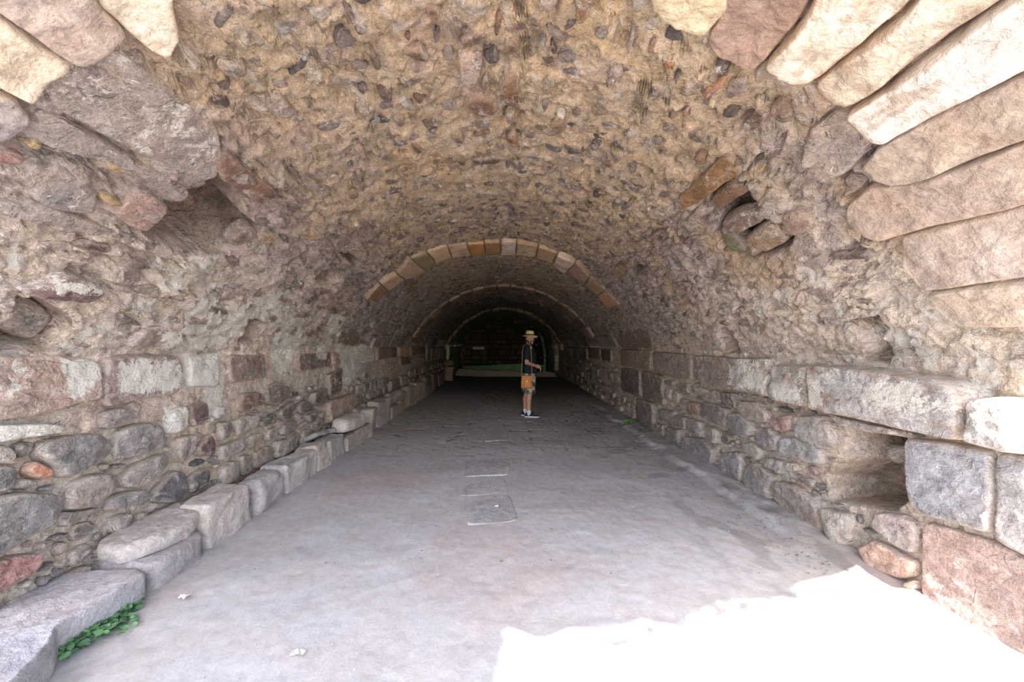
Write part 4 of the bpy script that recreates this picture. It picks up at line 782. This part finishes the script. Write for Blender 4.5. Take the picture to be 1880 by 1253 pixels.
KS = [ # x0, x1, y0, y1, z1, colour, label, rz
 (-2.52, -2.19, 2.91, 3.46, .29, (186, 174, 166), 'tan kerb block with a broken foot just beyond the cream slab', 0),
 (-2.51, -2.18, 3.51, 3.98, .27, (178, 170, 166), 'rounded grey kerb boulder with a pointed foot, between squared blocks', .05),
 (-2.52, -2.19, 3.99, 4.66, .25, (190, 182, 176), 'long flat-topped kerb block with a crisp squared front', 0),
 (-2.52, -2.21, 4.67, 5.00, .29, (192, 180, 168), 'short pale kerb block with a rounded shoulder after the long one', 0),
 (-2.55, -2.20, 5.01, 5.52, .27, (180, 172, 166), 'low kerb block with curved grooves down its front', .03),
 (-2.54, -2.20, 5.53, 6.60, .19, (176, 164, 156), 'low wide kerb block carrying a pale rounded boulder', 0),
 (-2.52, -2.24, 6.62, 7.00, .40, (182, 168, 158), 'narrow upright kerb block behind the pale rounded boulder', 0),
 (-2.53, -2.25, 7.02, 7.85, .47, (184, 172, 164), 'tallest squared kerb block with a smooth sloping top', 0),
 (-2.50, -2.24, 7.87, 8.55, .24, (172, 156, 144), 'low kerb block under a brownish flat boulder', 0),
 (-2.50, -2.26, 8.56, 9.25, .42, (176, 156, 138), 'tan upright kerb block beyond the brownish boulder', 0),
 (-2.52, -2.26, 9.27, 10.2, .48, (182, 162, 144), 'tan domed kerb block halfway down the row', .02),
 (-2.52, -2.28, 10.25, 11.4, .46, (188, 174, 160), 'pale kerb block with a white-edged top', 0),
 (-2.52, -2.30, 11.45, 12.7, .30, (168, 154, 142), 'low kerb block in the dim part carrying a flat stone', 0),
 (-2.52, -2.32, 12.8, 13.9, .52, (140, 118, 108), 'dark reddish kerb block in the dim part', 0),
 (-2.54, -2.34, 14.0, 15.4, .40, (146, 132, 120), 'last low kerb block before the dark stone pier', 0),
]
for i, (x0, x1, y0, y1, z1, col, lab, rz) in enumerate(KS):
    kerb('kerb_stone', x0 + .05, x1, y0 + .012, y1 - .012, -.05, z1, col, 80 + i, lab, rz=rz, rad=.03 if i not in (1, 10) else .09, n=26 if y0 < 6 else 14)
kerb('boulder', -2.49, -2.22, 5.62, 6.40, .20, .41, (206, 194, 184), 120, 'pale rounded boulder sitting on the wide low kerb block', 'boulder', rad=.09, group='loose stones on the kerb', rough=.014)
kerb('boulder', -2.50, -2.26, 7.95, 8.95, .24, .50, (170, 154, 142), 121, 'brownish flat boulder on the kerb behind the tallest block', 'boulder', rad=.09, group='loose stones on the kerb')
kerb('boulder', -2.50, -2.32, 11.6, 12.6, .30, .52, (150, 132, 118), 122, 'flat stone on the kerb in the dim part of the tunnel', 'boulder', rad=.07, group='loose stones on the kerb', n=12)
kerb('stone_slab', -2.54, -2.36, 5.0, 5.6, .26, .33, (176, 172, 168), 123, 'flat grey slab tilted against the wall behind the grooved block', 'slab', rad=.03, ty=-.3, group='loose stones on the kerb')
kerb('boulder', -2.54, -2.46, 6.5, 7.3, .30, .44, (172, 158, 146), 124, 'low smooth boulder squeezed between the wall and the kerb row', 'boulder', rad=.07, group='loose stones on the kerb')
kerb('stone_pier', -2.52, -2.14, 16.2, 17.0, -.05, .60, (150, 128, 112), 125, 'squat brown stone pier at the far end of the kerb', 'pier', rad=.04, group=None, n=12)
kerb('rounded_block', -2.50, -2.10, 16.1, 17.05, .61, .84, (128, 108, 98), 126, 'rounded dark cap block on the squat brown pier', 'block', rad=.09, group=None, n=12)
kerb('stone_post', -2.46, -2.34, 16.6, 16.8, .83, 1.46, (206, 204, 170), 127, 'thin pale upright post standing on the pier cap', 'post', rad=.02, group=None, n=8, rough=.006)

# ------------------------------------------------------------------ the end chamber: sill, jamb, curb and arch edge with green light painted in
kerb('stone_sill', -2.35, 2.42, 18.3, 18.75, -.05, .27, (160, 148, 134), 130, 'long low pale stone sill across the tunnel before the dark chamber', 'sill', rad=.03, group=None, n=40, rough=.010)
jr = empty('stone_jamb', (2.36, 18.5, .27), 'pale rough stone jamb standing at the right end of the sill', 'jamb')
for i, (x0, x1, z0, z1, c_) in enumerate([(2.25, 2.46, .27, .66, (176, 164, 148)), (2.27, 2.47, .66, 1.02, (184, 172, 152)), (2.28, 2.46, 1.02, 1.30, (170, 156, 138)), (2.24, 2.44, 1.30, 1.52, (178, 166, 146)), (2.18, 2.34, 1.52, 1.74, (150, 124, 98)), (2.12, 2.28, 1.74, 1.95, (140, 120, 100))]):
    V, Q = rblock((x1 - x0, .3, z1 - z0), .03, 140 + i, n=8, rough=.012); mb = MB(); mb.add(V + np.array([(x0 + x1) / 2 - 2.36, 0, (z0 + z1) / 2 - .27]), Q, col=lin(c_)); mb.build('jamb_stone', M_KERB, jr)
kerb('stone_curb', -2.3, 1.15, 21.0, 21.25, -.05, .40, (128, 156, 120), 150, 'low curb tinted as if green-lit on the chamber floor behind the sill', 'curb', rad=.03, group=None, n=30, rough=.008)  # green light put into the curb's colour
ga = empty('arch_edge', (1.8, 21, 0), 'curved edge of stones, tinted as if green-lit, of an opening inside the dark chamber', 'arch edge')
pts = [(1.62, .30), (2.0, .36), (2.05, -.03), (2.08, .52), (2.06, .80), (2.07, 1.06), (2.02, 1.32), (2.0, 1.55), (1.93, 1.78), (1.84, 1.96), (1.74, 2.08)]
for i in range(len(pts) - 1):
    (xa, za), (xb, zb) = pts[i], pts[i + 1]; L = math.hypot(xb - xa, zb - za); V, Q = rblock((.11, .25, L * .96), .025, 160 + i, n=6, rough=.010)
    a = math.atan2(xb - xa, zb - za); R_ = np.array(Matrix.Rotation(a, 3, 'Y')); mb = MB(); mb.add(V @ R_.T + np.array([(xa + xb) / 2 - 1.8, 0, (za + zb) / 2]), Q, col=lin((122, 168, 128))); mb.build('edge_stone', M_KERB, ga)  # green glow painted as the colour of the edge stones
sg = empty('sign_board', (-1.1, 20.2, 0), 'small pale horizontal sign board on a thin post in the dark chamber', 'sign')
def box(mb, lo, hi, col=(.5, .5, .5)):
    a, b = np.array(lo, float), np.array(hi, float); V = [(x, y, z) for x in (a[0], b[0]) for y in (a[1], b[1]) for z in (a[2], b[2])]
    mb.add(V, [(0, 1, 3, 2), (4, 6, 7, 5), (0, 4, 5, 1), (2, 3, 7, 6), (0, 2, 6, 4), (1, 5, 7, 3)], col=col)
m = MB(); box(m, (-.56, -.02, 1.22), (.02, .02, 1.36)); m.build('board', plain('sign_board_paint', (.62, .52, .56), var=.05), sg, smooth=False)
m = MB(); box(m, (.02, -.02, 0), (.05, .02, 1.37)); m.build('post', plain('sign_post_paint', (.2, .18, .18), var=.05), sg, smooth=False)
gl = bpy.data.lights.new('added_green_light', 'POINT'); gl.energy = 1.1; gl.color = (.6, 1.0, .7); gl.shadow_soft_size = .15  # unseen green light added for the glow in the end chamber
go = bpy.data.objects.new('added_green_light', gl); C.objects.link(go); go.location = (.6, 19.6, .25)

# ------------------------------------------------------------------ weeds, litter
def leaf_cloud(pts, sizes, tilt, r, rnd=8):
    V = []; T = []; k = 0
    for (x, y, z), s_ in zip(pts, sizes):
        M = Matrix.Rotation(r.uniform(0, 6.28), 3, 'Z') @ Matrix.Rotation(r.uniform(-tilt, tilt), 3, 'X') @ Matrix.Rotation(r.uniform(-tilt, tilt), 3, 'Y')
        V.append((x, y, z))
        for j in range(rnd):
            a = j * 2 * math.pi / rnd; p = M @ Vector((math.cos(a) * s_ * (1.12 if j == 0 else 1), math.sin(a) * s_ * .82, .22 * s_ * abs(math.sin(a)))); V.append((x + p.x, y + p.y, z + p.z))
            T.append((k, k + 1 + j, k + 1 + (j + 1) % rnd))
        k += rnd + 1
    return V, T
def leaf_obj(name, pts, sizes, tilt, mat, r, parent=None, rnd=8):
    V, T = leaf_cloud(pts, sizes, tilt, r, rnd); m = MB(); m.add(V, T=T); return m.build(name, mat, parent)
M_LEAF = plain('weed_leaf', (.10, .20, .09), .55, 0, .45, 25); M_LEAF2 = plain('weed_leaf_bright', (.16, .34, .06), .5, 0, .3, 30); M_STEM = plain('weed_stem', (.14, .10, .05), .8)
r = random.Random(5)
A0 = np.array(on_z(105, 1208)); A1 = np.array(on_z(250, 1098))
wd = empty('weed', (A0[0], A0[1], 0), 'low strip of green round-leaved weeds growing at the foot of the nearest kerb slab', 'plant')
pts = []; sz = []
for k in range(760):
    t = min(1, max(0, r.gauss(.5, .27))); c = A0 + (A1 - A0) * t
    wdt = .05 + .09 * math.exp(-((t - .55) / .3) ** 2); off = abs(r.gauss(0, 1)) * wdt * .55 + .004
    pts.append((c[0] + off * .85 + r.uniform(-.01, .01), c[1] - off * .3, gz(c[0], c[1]) + .012 + r.uniform(0, .06) * (1 - off / .25))); sz.append(r.uniform(.011, .021))
o = leaf_obj('foliage', pts, sz, .6, M_LEAF, r); attach(o, wd); o['kind'] = 'stuff'
o = leaf_obj('foliage', [(A1[0] + r.uniform(-.02, .03), A1[1] + r.uniform(-.04, .02), .04 + r.uniform(0, .03)) for _ in range(26)], [r.uniform(.008, .014) for _ in range(26)], .6, M_LEAF2, r); attach(o, wd); o['label'] = 'bright yellow-green tip leaves'
m = MB()
for k in range(60):
    x, y_, z_ = pts[k]; a = np.array([x - .01, y_ + .02, 0.0]); b = np.array([x, y_, z_]); d = np.array([.0015, 0, 0]); m.add([a - d, a + d, b + d, b - d], [(0, 1, 2, 3)])
o = m.build('stems', M_STEM); attach(o, wd); o['kind'] = 'stuff'
x_, y_ = on_z(1156, 781); pts = [(x_ + r.uniform(-.09, .09), y_ + r.uniform(-.06, .06), gz(x_, y_) + r.uniform(.01, .07)) for _ in range(60)]
tag(leaf_obj('weed_tuft', pts, [r.uniform(.01, .022) for _ in pts], .8, M_LEAF2, r), 'tiny bright green weed tuft on the dust at the foot of the right wall', 'plant')
x_, y_ = on_z(921, 1031); tag(leaf_obj('green_leaf', [(x_, y_, gz(x_, y_) + .012)], [.014], .3, M_LEAF2, r), 'single small green leaf lying on the open dusty floor', 'leaf')
# dry leaves and twigs blown along the right wall: nobody could count them
pts = []
for k in range(1800):
    yy = r.uniform(2.6, 8.5) if r.random() < .75 else r.uniform(5, 13); xx = 2.32 - abs(r.gauss(0, .28)) if yy < 8 and r.random() < .75 else r.uniform(-1.9, 2.2)
    pts.append((xx, yy, gz(xx, yy) + .008))
tag(leaf_obj('leaf_litter', pts, [r.uniform(.003, .010) for _ in pts], .5, plain('dry_leaf', (.20, .16, .13), .9, 0, .6, 8), r, rnd=5), 'scattered dry leaf bits and twigs on the dusty floor', 'leaf litter', kind='stuff')
V = []; Q = []; m = MB()
for k in range(260):
    yy = 1.7 + 5 * r.random() ** 1.5; xx = r.uniform(-2.1, 2.2); s_ = r.uniform(.002, .006); z0 = gz(xx, yy) + s_ * .4
    m.add([(xx - s_, yy, z0), (xx, yy - s_, z0), (xx + s_, yy, z0), (xx, yy + s_, z0), (xx, yy, z0 + s_), (xx, yy, z0 - s_)], T=[(0, 1, 4), (1, 2, 4), (2, 3, 4), (3, 0, 4), (1, 0, 5), (2, 1, 5), (3, 2, 5), (0, 3, 5)], col=lin((186, 178, 172)))
tag(m.build('gravel', M_KERB), 'tiny pale pebbles scattered over the dust', 'gravel', kind='stuff')
M_PAP = plain('paper_scrap', (.55, .53, .50), .8)
for (a, b, s_, lab) in [(547, 1200, .035, 'crumpled whitish paper scrap on the floor near the bottom of the view'), (337, 1099, .028, 'flat whitish scrap on the floor beside the green weeds'), (912, 934, .022, 'small pale triangular chip lying on the worn paving slab')]:
    x_, y_ = on_z(a, b); z_ = gz(x_, y_) + (.02 if b != 934 else .03); r2 = random.Random(a)
    m = MB(); g = 5; V = [(x_ + (i / 4 - .5) * s_ * 1.6 + r2.uniform(-1, 1) * s_ * .15, y_ + (j / 4 - .5) * s_ * 1.1 + r2.uniform(-1, 1) * s_ * .15, z_ + r2.uniform(-.3, .35) * s_) for j in range(g) for i in range(g)]
    m.add(V, quads(g, g)); tag(m.build('paper_scrap' if b != 934 else 'stone_chip', M_PAP, smooth=False), lab, 'scrap' if b != 934 else 'chip')

# ------------------------------------------------------------------ the man
def capsule(mb, a, b, ra, rb, n=14, sq=(1, 1)):
    a, b = Vector(a), Vector(b); d = b - a; L = d.length; q = d.normalized().to_track_quat('Z', 'Y'); V = []; k = 5; prof = []
    for i in range(k + 1): t = math.pi / 2 * i / k; prof.append((ra * math.sin(t), -ra * math.cos(t)))
    for i in range(k + 1): t = math.pi / 2 * i / k; prof.append((rb * math.cos(t), L + rb * math.sin(t)))
    for (rr_, zz) in prof:
        for j in range(n):
            t = j * 2 * math.pi / n; p = a + q @ Vector((max(rr_, 1e-4) * math.cos(t) * sq[0], max(rr_, 1e-4) * math.sin(t) * sq[1], zz)); V.append(p[:])
    mb.add(V, quads(len(prof), n, True))
def ellip(mb, c, r3, rot=None, n=20):
    V = []; m_ = 12
    for i in range(m_ + 1):
        t = math.pi * i / m_
        for j in range(n):
            p = j * 2 * math.pi / n; v = Vector((r3[0] * max(math.sin(t), 1e-3) * math.cos(p), r3[1] * max(math.sin(t), 1e-3) * math.sin(p), -r3[2] * math.cos(t)))
            if rot: v = rot @ v
            V.append((Vector(c) + v)[:])
    mb.add(V, quads(m_ + 1, n, True))
def loft(mb, rings, n=28, cap=True):
    """rings: (centre, rx, ry) ellipses stacked, each point (cx,cy,cz)"""
    V = []
    for (c, rx, ry) in rings:
        for j in range(n):
            t = j * 2 * math.pi / n; V.append((c[0] + rx * math.cos(t), c[1] + ry * math.sin(t), c[2]))
    if cap:
        for idx in (0, -1): pass
    mb.add(V, quads(len(rings), n, True))
MX, MY = .50, 8.24
man = empty('person', (MX, MY, 0), 'man in straw hat, dark polo shirt and camouflage shorts, standing side-on and facing the viewer', 'person')
skin = plain('skin', (.46, .24, .16), .55, 0, .10, 12)
b = MB()
HB = Vector((0.015, -.01, 1.615)); HR = Matrix.Rotation(math.radians(-66), 3, 'Z')      # head turned from +x towards the camera
def hd(x, y, z): return (HB + HR @ Vector((x, y, z)))[:]
ellip(b, hd(-.01, 0, .02), (.098, .076, .112), HR); ellip(b, hd(.03, 0, -.045), (.062, .058, .072), HR); ellip(b, hd(.06, 0, -.092), (.030, .032, .026), HR)
capsule(b, hd(.085, 0, .012), hd(.108, 0, -.026), .010, .016); ellip(b, hd(.082, 0, .035), (.02, .055, .012), HR)
for s_ in (-1, 1): ellip(b, hd(-.012, s_ * .078, -.008), (.022, .010, .033), HR); ellip(b, hd(.055, s_ * .04, -.03), (.03, .022, .02), HR)
ellip(b, hd(.088, 0, -.062), (.016, .024, .008), HR)
capsule(b, (-.015, 0, 1.44), (0, 0, 1.56), .062, .056)
# trunk
ellip(b, (-.01, 0, 1.28), (.115, .165, .19)); ellip(b, (.005, 0, 1.06), (.11, .145, .18)); ellip(b, (-.01, 0, .90), (.12, .155, .12))
capsule(b, (-.01, -.15, 1.42), (-.01, .15, 1.42), .055, .055)
def arm(sh, el, wr, s_):
    capsule(b, sh, el, .052, .040); capsule(b, el, wr, .041, .026, sq=(1, 1))
    d = (Vector(wr) - Vector(el)).normalized(); side = Vector((0, -1, 0)); up = Vector((0, 0, 1))
    pc = Vector(wr) + d * .055; ellip(b, pc[:], (.048, .020, .040), d.to_track_quat('X', 'Z').to_matrix())
    for k, (dz, L1) in enumerate(((.028, .040), (.010, .045), (-.008, .042), (-.025, .034))):   # knuckle to tip, bent
        k0 = Vector(wr) + d * .088 + up * dz; k1 = k0 + d * L1 * .8 + Vector((0, -s_ * .012, -.008)); k2 = k1 + d * L1 * .35 + Vector((0, -s_ * .016, -.024)); k3 = k2 + Vector((-.008, -s_ * .006, -.018))
        capsule(b, k0[:], k1[:], .0095, .0088, 8); capsule(b, k1[:], k2[:], .0088, .008, 8); capsule(b, k2[:], k3[:], .008, .007, 8)
    t0 = Vector(wr) + d * .03 + up * .026; t1 = t0 + d * .035 + Vector((0, -s_ * .022, .016)); t2 = t1 + d * .030 + Vector((0, -s_ * .004, -.006))
    capsule(b, t0[:], t1[:], .012, .010, 8); capsule(b, t1[:], t2[:], .010, .008, 8)
arm((-.045, -.185, 1.39), (-.075, -.225, 1.125), (.115, -.13, 1.055), -1)
arm((-.005, .185, 1.39), (.0, .235, 1.13), (.15, .03, 1.05), 1)
# legs
for (sy_, hx, kx, ax_) in ((-.085, -.0, .0, -.02), (.09, -.03, -.045, -.085)):
    capsule(b, (hx, sy_, .86), (kx, sy_ * 1.05, .49), .088, .058); capsule(b, (kx, sy_ * 1.05, .49), ((kx + ax_) / 2 - .018, sy_ * 1.05, .36), .055, .056); capsule(b, ((kx + ax_) / 2 - .018, sy_ * 1.05, .36), (ax_, sy_ * 1.05, .09), .055, .034)
    capsule(b, (ax_, sy_ * 1.05, .055), (ax_ + .13, sy_ * 1.2, .035), .036, .028)
o = b.build('body', skin, man); md = o.modifiers.new('remesh', 'REMESH'); md.mode = 'VOXEL'; md.voxel_size = .0065; md.use_smooth_shade = True
ms = o.modifiers.new('smooth', 'SMOOTH'); ms.factor = .5; ms.iterations = 4
M_SHIRT = plain('dark_teal_cotton', (.008, .019, .023), .9, .3, .2, 30)
m = MB()
loft(m, [((-.005, 0, .90), .150, .188), ((-.003, 0, .915), .152, .190), ((.005, 0, 1.02), .146, .183), ((.005, 0, 1.14), .140, .180), ((-.003, 0, 1.28), .138, .190), ((-.012, 0, 1.38), .122, .200), ((-.016, 0, 1.43), .098, .178), ((-.015, 0, 1.465), .078, .110), ((-.010, 0, 1.49), .068, .074), ((-.006, 0, 1.505), .064, .066)], 40)
for sh, el, s_ in (((-.045, -.185, 1.39), (-.075, -.225, 1.125), -1), ((-.005, .185, 1.39), (.0, .235, 1.13), 1)):
    sh, el = Vector(sh), Vector(el); e2 = sh.lerp(el, .62); capsule(m, (sh + Vector((0, -s_ * .03, .02)))[:], sh.lerp(el, .2)[:], .070, .072); capsule(m, sh.lerp(el, .2)[:], e2[:], .071, .064)
o = m.build('polo_shirt', M_SHIRT, man); md = o.modifiers.new('solid', 'SOLIDIFY'); md.thickness = .004
m = MB(); loft(m, [((-.004, 0, 1.490), .072, .076), ((-.002, 0, 1.520), .064, .066), ((.0, 0, 1.523), .068, .070), ((.0, 0, 1.488), .082, .086)], 30)
o = m.build('collar', plain('collar_trim', (.20, .22, .24), .9, 0, .3, 60), man); o['label'] = 'grey-edged shirt collar'
cm = plain('camouflage', (.3, .28, .22)); t = cm.node_tree; bs = t.nodes['Principled BSDF']
tc = t.nodes.new('ShaderNodeTexCoord'); n = t.nodes.new('ShaderNodeTexNoise'); n.inputs['Scale'].default_value = 15; n.inputs['Detail'].default_value = 1; rp = t.nodes.new('ShaderNodeValToRGB'); rp.color_ramp.interpolation = 'CONSTANT'
t.links.new(tc.outputs['Object'], n.inputs['Vector']); t.links.new(n.outputs[0], rp.inputs[0]); t.links.new(rp.outputs[0], bs.inputs['Base Color'])
rp.color_ramp.elements[0].position = 0; rp.color_ramp.elements[0].color = (.06, .06, .045, 1); rp.color_ramp.elements[1].position = .42; rp.color_ramp.elements[1].color = (.22, .20, .14, 1)
for p_, c_ in ((.50, (.42, .39, .31, 1)), (.58, (.13, .13, .09, 1)), (.64, (.5, .47, .4, 1))): e = rp.color_ramp.elements.new(p_); e.color = c_
m = MB(); loft(m, [((-.008, 0, .985), .132, .165), ((-.008, 0, .88), .142, .178), ((-.008, 0, .80), .138, .176), ((-.008, 0, .77), .10, .15)], 36)
for (sy_, hx, kx) in ((-.09, 0, .005), (.095, -.03, -.04)): loft(m, [((hx, sy_, .86), .125, .10), ((hx, sy_, .76), .122, .098), (((hx + kx) / 2, sy_, .64), .112, .092), ((kx, sy_ * 1.02, .52), .104, .088), ((kx, sy_ * 1.02, .492), .102, .086), ((kx, sy_ * 1.02, .505), .094, .078)], 28)
o = m.build('shorts', cm, man)
M_SOCK = plain('white_sock', (.62, .62, .62), .9); M_SHOE = plain('navy_shoe', (.012, .014, .04), .6, 0, .3, 60); M_SOLE = plain('white_sole', (.6, .6, .62), .6)
for (ax_, sy_, rot) in ((-.02, -.09, -.12), (-.085, .095, .15)):
    m = MB(); capsule(m, (ax_, sy_, .07), (ax_, sy_, .135), .046, .040); m.build('sock', M_SOCK, man)
    R_ = Matrix.Rotation(rot, 3, 'Z'); n_ = 30; prof = []
    for u in np.linspace(0, 1, 12):
        hh = np.interp(u, [0, .08, .25, .45, .7, .92, 1], [.062, .092, .098, .082, .060, .048, .03]); ww = np.interp(u, [0, .1, .3, .6, .8, .95, 1], [.022, .036, .037, .044, .045, .030, .012]); prof.append((-.085 + .295 * u, hh, ww))
    V = []
    for (xx, hh, ww) in prof:
        for j in range(16):
            a = j * 2 * math.pi / 16; ca, sa = math.cos(a), math.sin(a); p = R_ @ Vector((xx, ww * np.sign(ca) * abs(ca) ** .7, .022 + (hh - .022) * (.5 + .5 * sa))); V.append((ax_ + p.x, sy_ + p.y, p.z))
    m = MB(); m.add(V, quads(12, 16, True)); sh = m.build('shoe', M_SHOE, man)
    V = []
    for zz in (0.002, .026):
        for (xx, hh, ww) in prof: V.append((R_ @ Vector((xx, ww * 1.1, 0)), zz))
        for (xx, hh, ww) in prof[::-1]: V.append((R_ @ Vector((xx, -ww * 1.1, 0)), zz))
    V = [(ax_ + p.x, sy_ + p.y, z_) for p, z_ in V]; m = MB(); m.add(V, quads(2, 24, True)); m.add([V[j] for j in range(24)] + [V[24 + j] for j in range(24)], [(j, j + 1, 22 - j, 23 - j) for j in range(11)] + [(24 + j, 24 + j + 1, 46 - j, 47 - j) for j in range(11)]); so = m.build('sole', M_SOLE, sh, smooth=False)
    m = MB(); p0 = R_ @ Vector((-.02, -.044, .05)); 
    for dx_ in (0, .02): 
        a_ = R_ @ Vector((-.03 + dx_, -.046, .04)); b_ = R_ @ Vector((-.005 + dx_, -.040, .075)); m.add([(ax_ + a_.x, sy_ + a_.y, a_.z), (ax_ + a_.x + .010, sy_ + a_.y, a_.z), (ax_ + b_.x + .010, sy_ + b_.y, b_.z), (ax_ + b_.x, sy_ + b_.y, b_.z)], [(0, 1, 2, 3)])
    m.build('side_stripe', M_SOLE, sh)
# face
M_HAIR = plain('dark_hair', (.025, .014, .010), .8, .5, .3, 90)
m = MB(); ellip(m, hd(.048, 0, -.096), (.036, .040, .032), HR); ellip(m, hd(.086, 0, -.050), (.018, .031, .007), HR)
for s_ in (-1, 1): capsule(m, hd(.082, s_ * .026, -.055), hd(.074, s_ * .029, -.085), .009, .012, 8); capsule(m, hd(.035, s_ * .052, -.088), hd(.0, s_ * .071, -.035), .013, .010, 8)
m.build('beard', M_HAIR, man)
m = MB(); ellip(m, hd(-.025, 0, .025), (.090, .081, .10), HR); ellip(m, hd(-.055, 0, -.02), (.052, .062, .06), HR); m.build('hair', M_HAIR, man)
for s_ in (-1, 1):
    m = MB(); ellip(m, hd(.078, s_ * .030, .012), (.014, .016, .009), HR, 12); e_ = m.build('eye', plain('eye_white', (.6, .58, .55), .3), man)
    m = MB(); ellip(m, hd(.090, s_ * .030, .012), (.004, .007, .007), HR, 10); m.build('iris', plain('dark_iris', (.03, .02, .015), .2), e_)
    m = MB(); capsule(m, hd(.090, s_ * .014, .034), hd(.080, s_ * .046, .034), .005, .004, 8); m.build('eyebrow', M_HAIR, man)
# straw hat
M_STRAW = plain('straw', (.62, .48, .25), .8, .6, .18, 160)
V = []; pr = [(.165, -.022), (.150, -.012), (.125, -.004), (.098, 0), (.095, .03), (.090, .065), (.082, .090), (.060, .102), (.035, .094), (.0005, .086)]; n_ = 40
HT = Vector((-.012, 0, .062))
for (rr_, zz) in pr:
    for j in range(n_):
        t_ = j * 2 * math.pi / n_; bend = .016 * math.cos(2 * t_) * (rr_ > .12) * -1 * ((rr_ - .1) / .06) + (.012 * -math.cos(t_) * (rr_ > .12))
        pinch = 1 - .18 * (zz > .06) * abs(math.sin(t_)) * max(0, math.cos(t_)); V.append(hd(HT.x + rr_ * 1.06 * math.cos(t_), HT.y + rr_ * .92 * math.sin(t_) * pinch, HT.z + zz + bend))
m = MB(); m.add(V, quads(len(pr), n_, True)); hat = m.build('straw_hat', M_STRAW, man); md = hat.modifiers.new('solid', 'SOLIDIFY'); md.thickness = .004
V = []
for zz in (.004, .026):
    for j in range(n_):
        t_ = j * 2 * math.pi / n_; V.append(hd(HT.x + .100 * 1.06 * math.cos(t_), HT.y + .100 * .92 * math.sin(t_), HT.z + zz))
m = MB(); m.add(V, quads(2, n_, True)); m.build('hat_band', plain('black_ribbon', (.01, .01, .012), .7), hat)
# bag he carries on a strap: a thing of its own
M_BAG = plain('tan_leather', (.42, .16, .035), .5, .3, .22, 20)
bag = empty('shoulder_bag', (MX - .075, MY - .25, .60), 'tan leather shoulder bag hanging on a long strap at the hip of the man', 'bag')
V, Q = rblock((.235, .075, .25), .022, 300, n=12, rough=.002); V[:, 0] *= 1 - .10 * (V[:, 2] + .125) / .25
m = MB(); m.add(V + np.array([0, 0, .135]), Q); body = m.build('bag_body', M_BAG, bag)
V, Q = rblock((.222, .02, .12), .009, 301, n=8, rough=.001); m = MB(); m.add(V + np.array([0, -.044, .205]), Q); fl = m.build('flap', M_BAG, bag)
V, Q = rblock((.13, .02, .10), .009, 302, n=8, rough=.001); m = MB(); m.add(V + np.array([.01, -.044, .085]), Q); m.build('pocket', plain('lighter_tan_leather', (.50, .19, .06), .5, .2, .15, 20), bag)
m = MB(); box(m, (-.01, -.062, .14), (.012, -.053, .165)); m.build('buckle', plain('brass', (.5, .36, .14), .3, metal=1), fl, smooth=False)
def strap(pts, wd_, name='strap'):
    m = MB(); V = []
    for (x, y, z) in pts: V += [(x - wd_, y, z), (x + wd_, y, z), (x + wd_, y - .004, z), (x - wd_, y - .004, z)]
    m.add(V, quads(len(pts), 4, True)); return m.build(name, plain('strap_leather', (.30, .13, .06), .6), bag)
strap([(-.105, 0.0, .25), (-.100, .01, .35), (-.09, .03, .60), (-.075, .05, .80), (-.045, .10, .868), (.02, .22, .905)], .006); strap([(.105, 0.0, .25), (.102, -.002, .40), (.098, -.002, .60), (.085, .02, .78), (.06, .07, .862), (.03, .18, .905)], .0075)

# ------------------------------------------------------------------ outside the mouth, behind the viewer: a tree whose crown shades the left half of the entrance
r = random.Random(8)
tr = empty('tree', (-5.5, -3.2, 0), 'leafy tree standing outside the tunnel mouth', 'tree')
m = MB(); capsule(m, (-5.5, -3.2, -.1), (-4.9, -3.0, 3.6), .20, .15); capsule(m, (-4.9, -3.0, 3.6), (-2.6, -1.8, 5.6), .12, .05); capsule(m, (-4.9, -3.0, 3.6), (-5.2, -2.6, 6.0), .12, .05)
attach(m.build('trunk', plain('bark', (.12, .09, .06), .9, .5)), tr)
pts = []; sz = []
while len(pts) < 5200:
    t = r.uniform(5.0, 6.0); fx, fy = r.uniform(-4.2, -.05), r.uniform(.5, 3.2)
    if fx > -.19 + .14 * math.sin(fy * 7): 
        if r.random() < .6: continue
    pts.append((fx - SA * t, fy - SB * t, t)); sz.append(r.uniform(.07, .11))
for cx_, cy_, n_, sp_ in ((1.05, 2.22, 34, .13), (1.3, 2.30, 30, .10), (.75, 2.12, 16, .10), (1.75, 2.40, 26, .07), (.55, 2.0, 8, .05)):
    for k in range(n_):
        t = r.uniform(4.0, 4.5); pts.append((cx_ + r.gauss(0, sp_ * 1.3) - SA * t, cy_ + r.gauss(0, sp_ * .45) - SB * t, t)); sz.append(r.uniform(.02, .038))
attach(leaf_obj('crown', pts, sz, .7, plain('tree_leaf', (.07, .12, .03), .6, 0, .4, 5), r), tr)
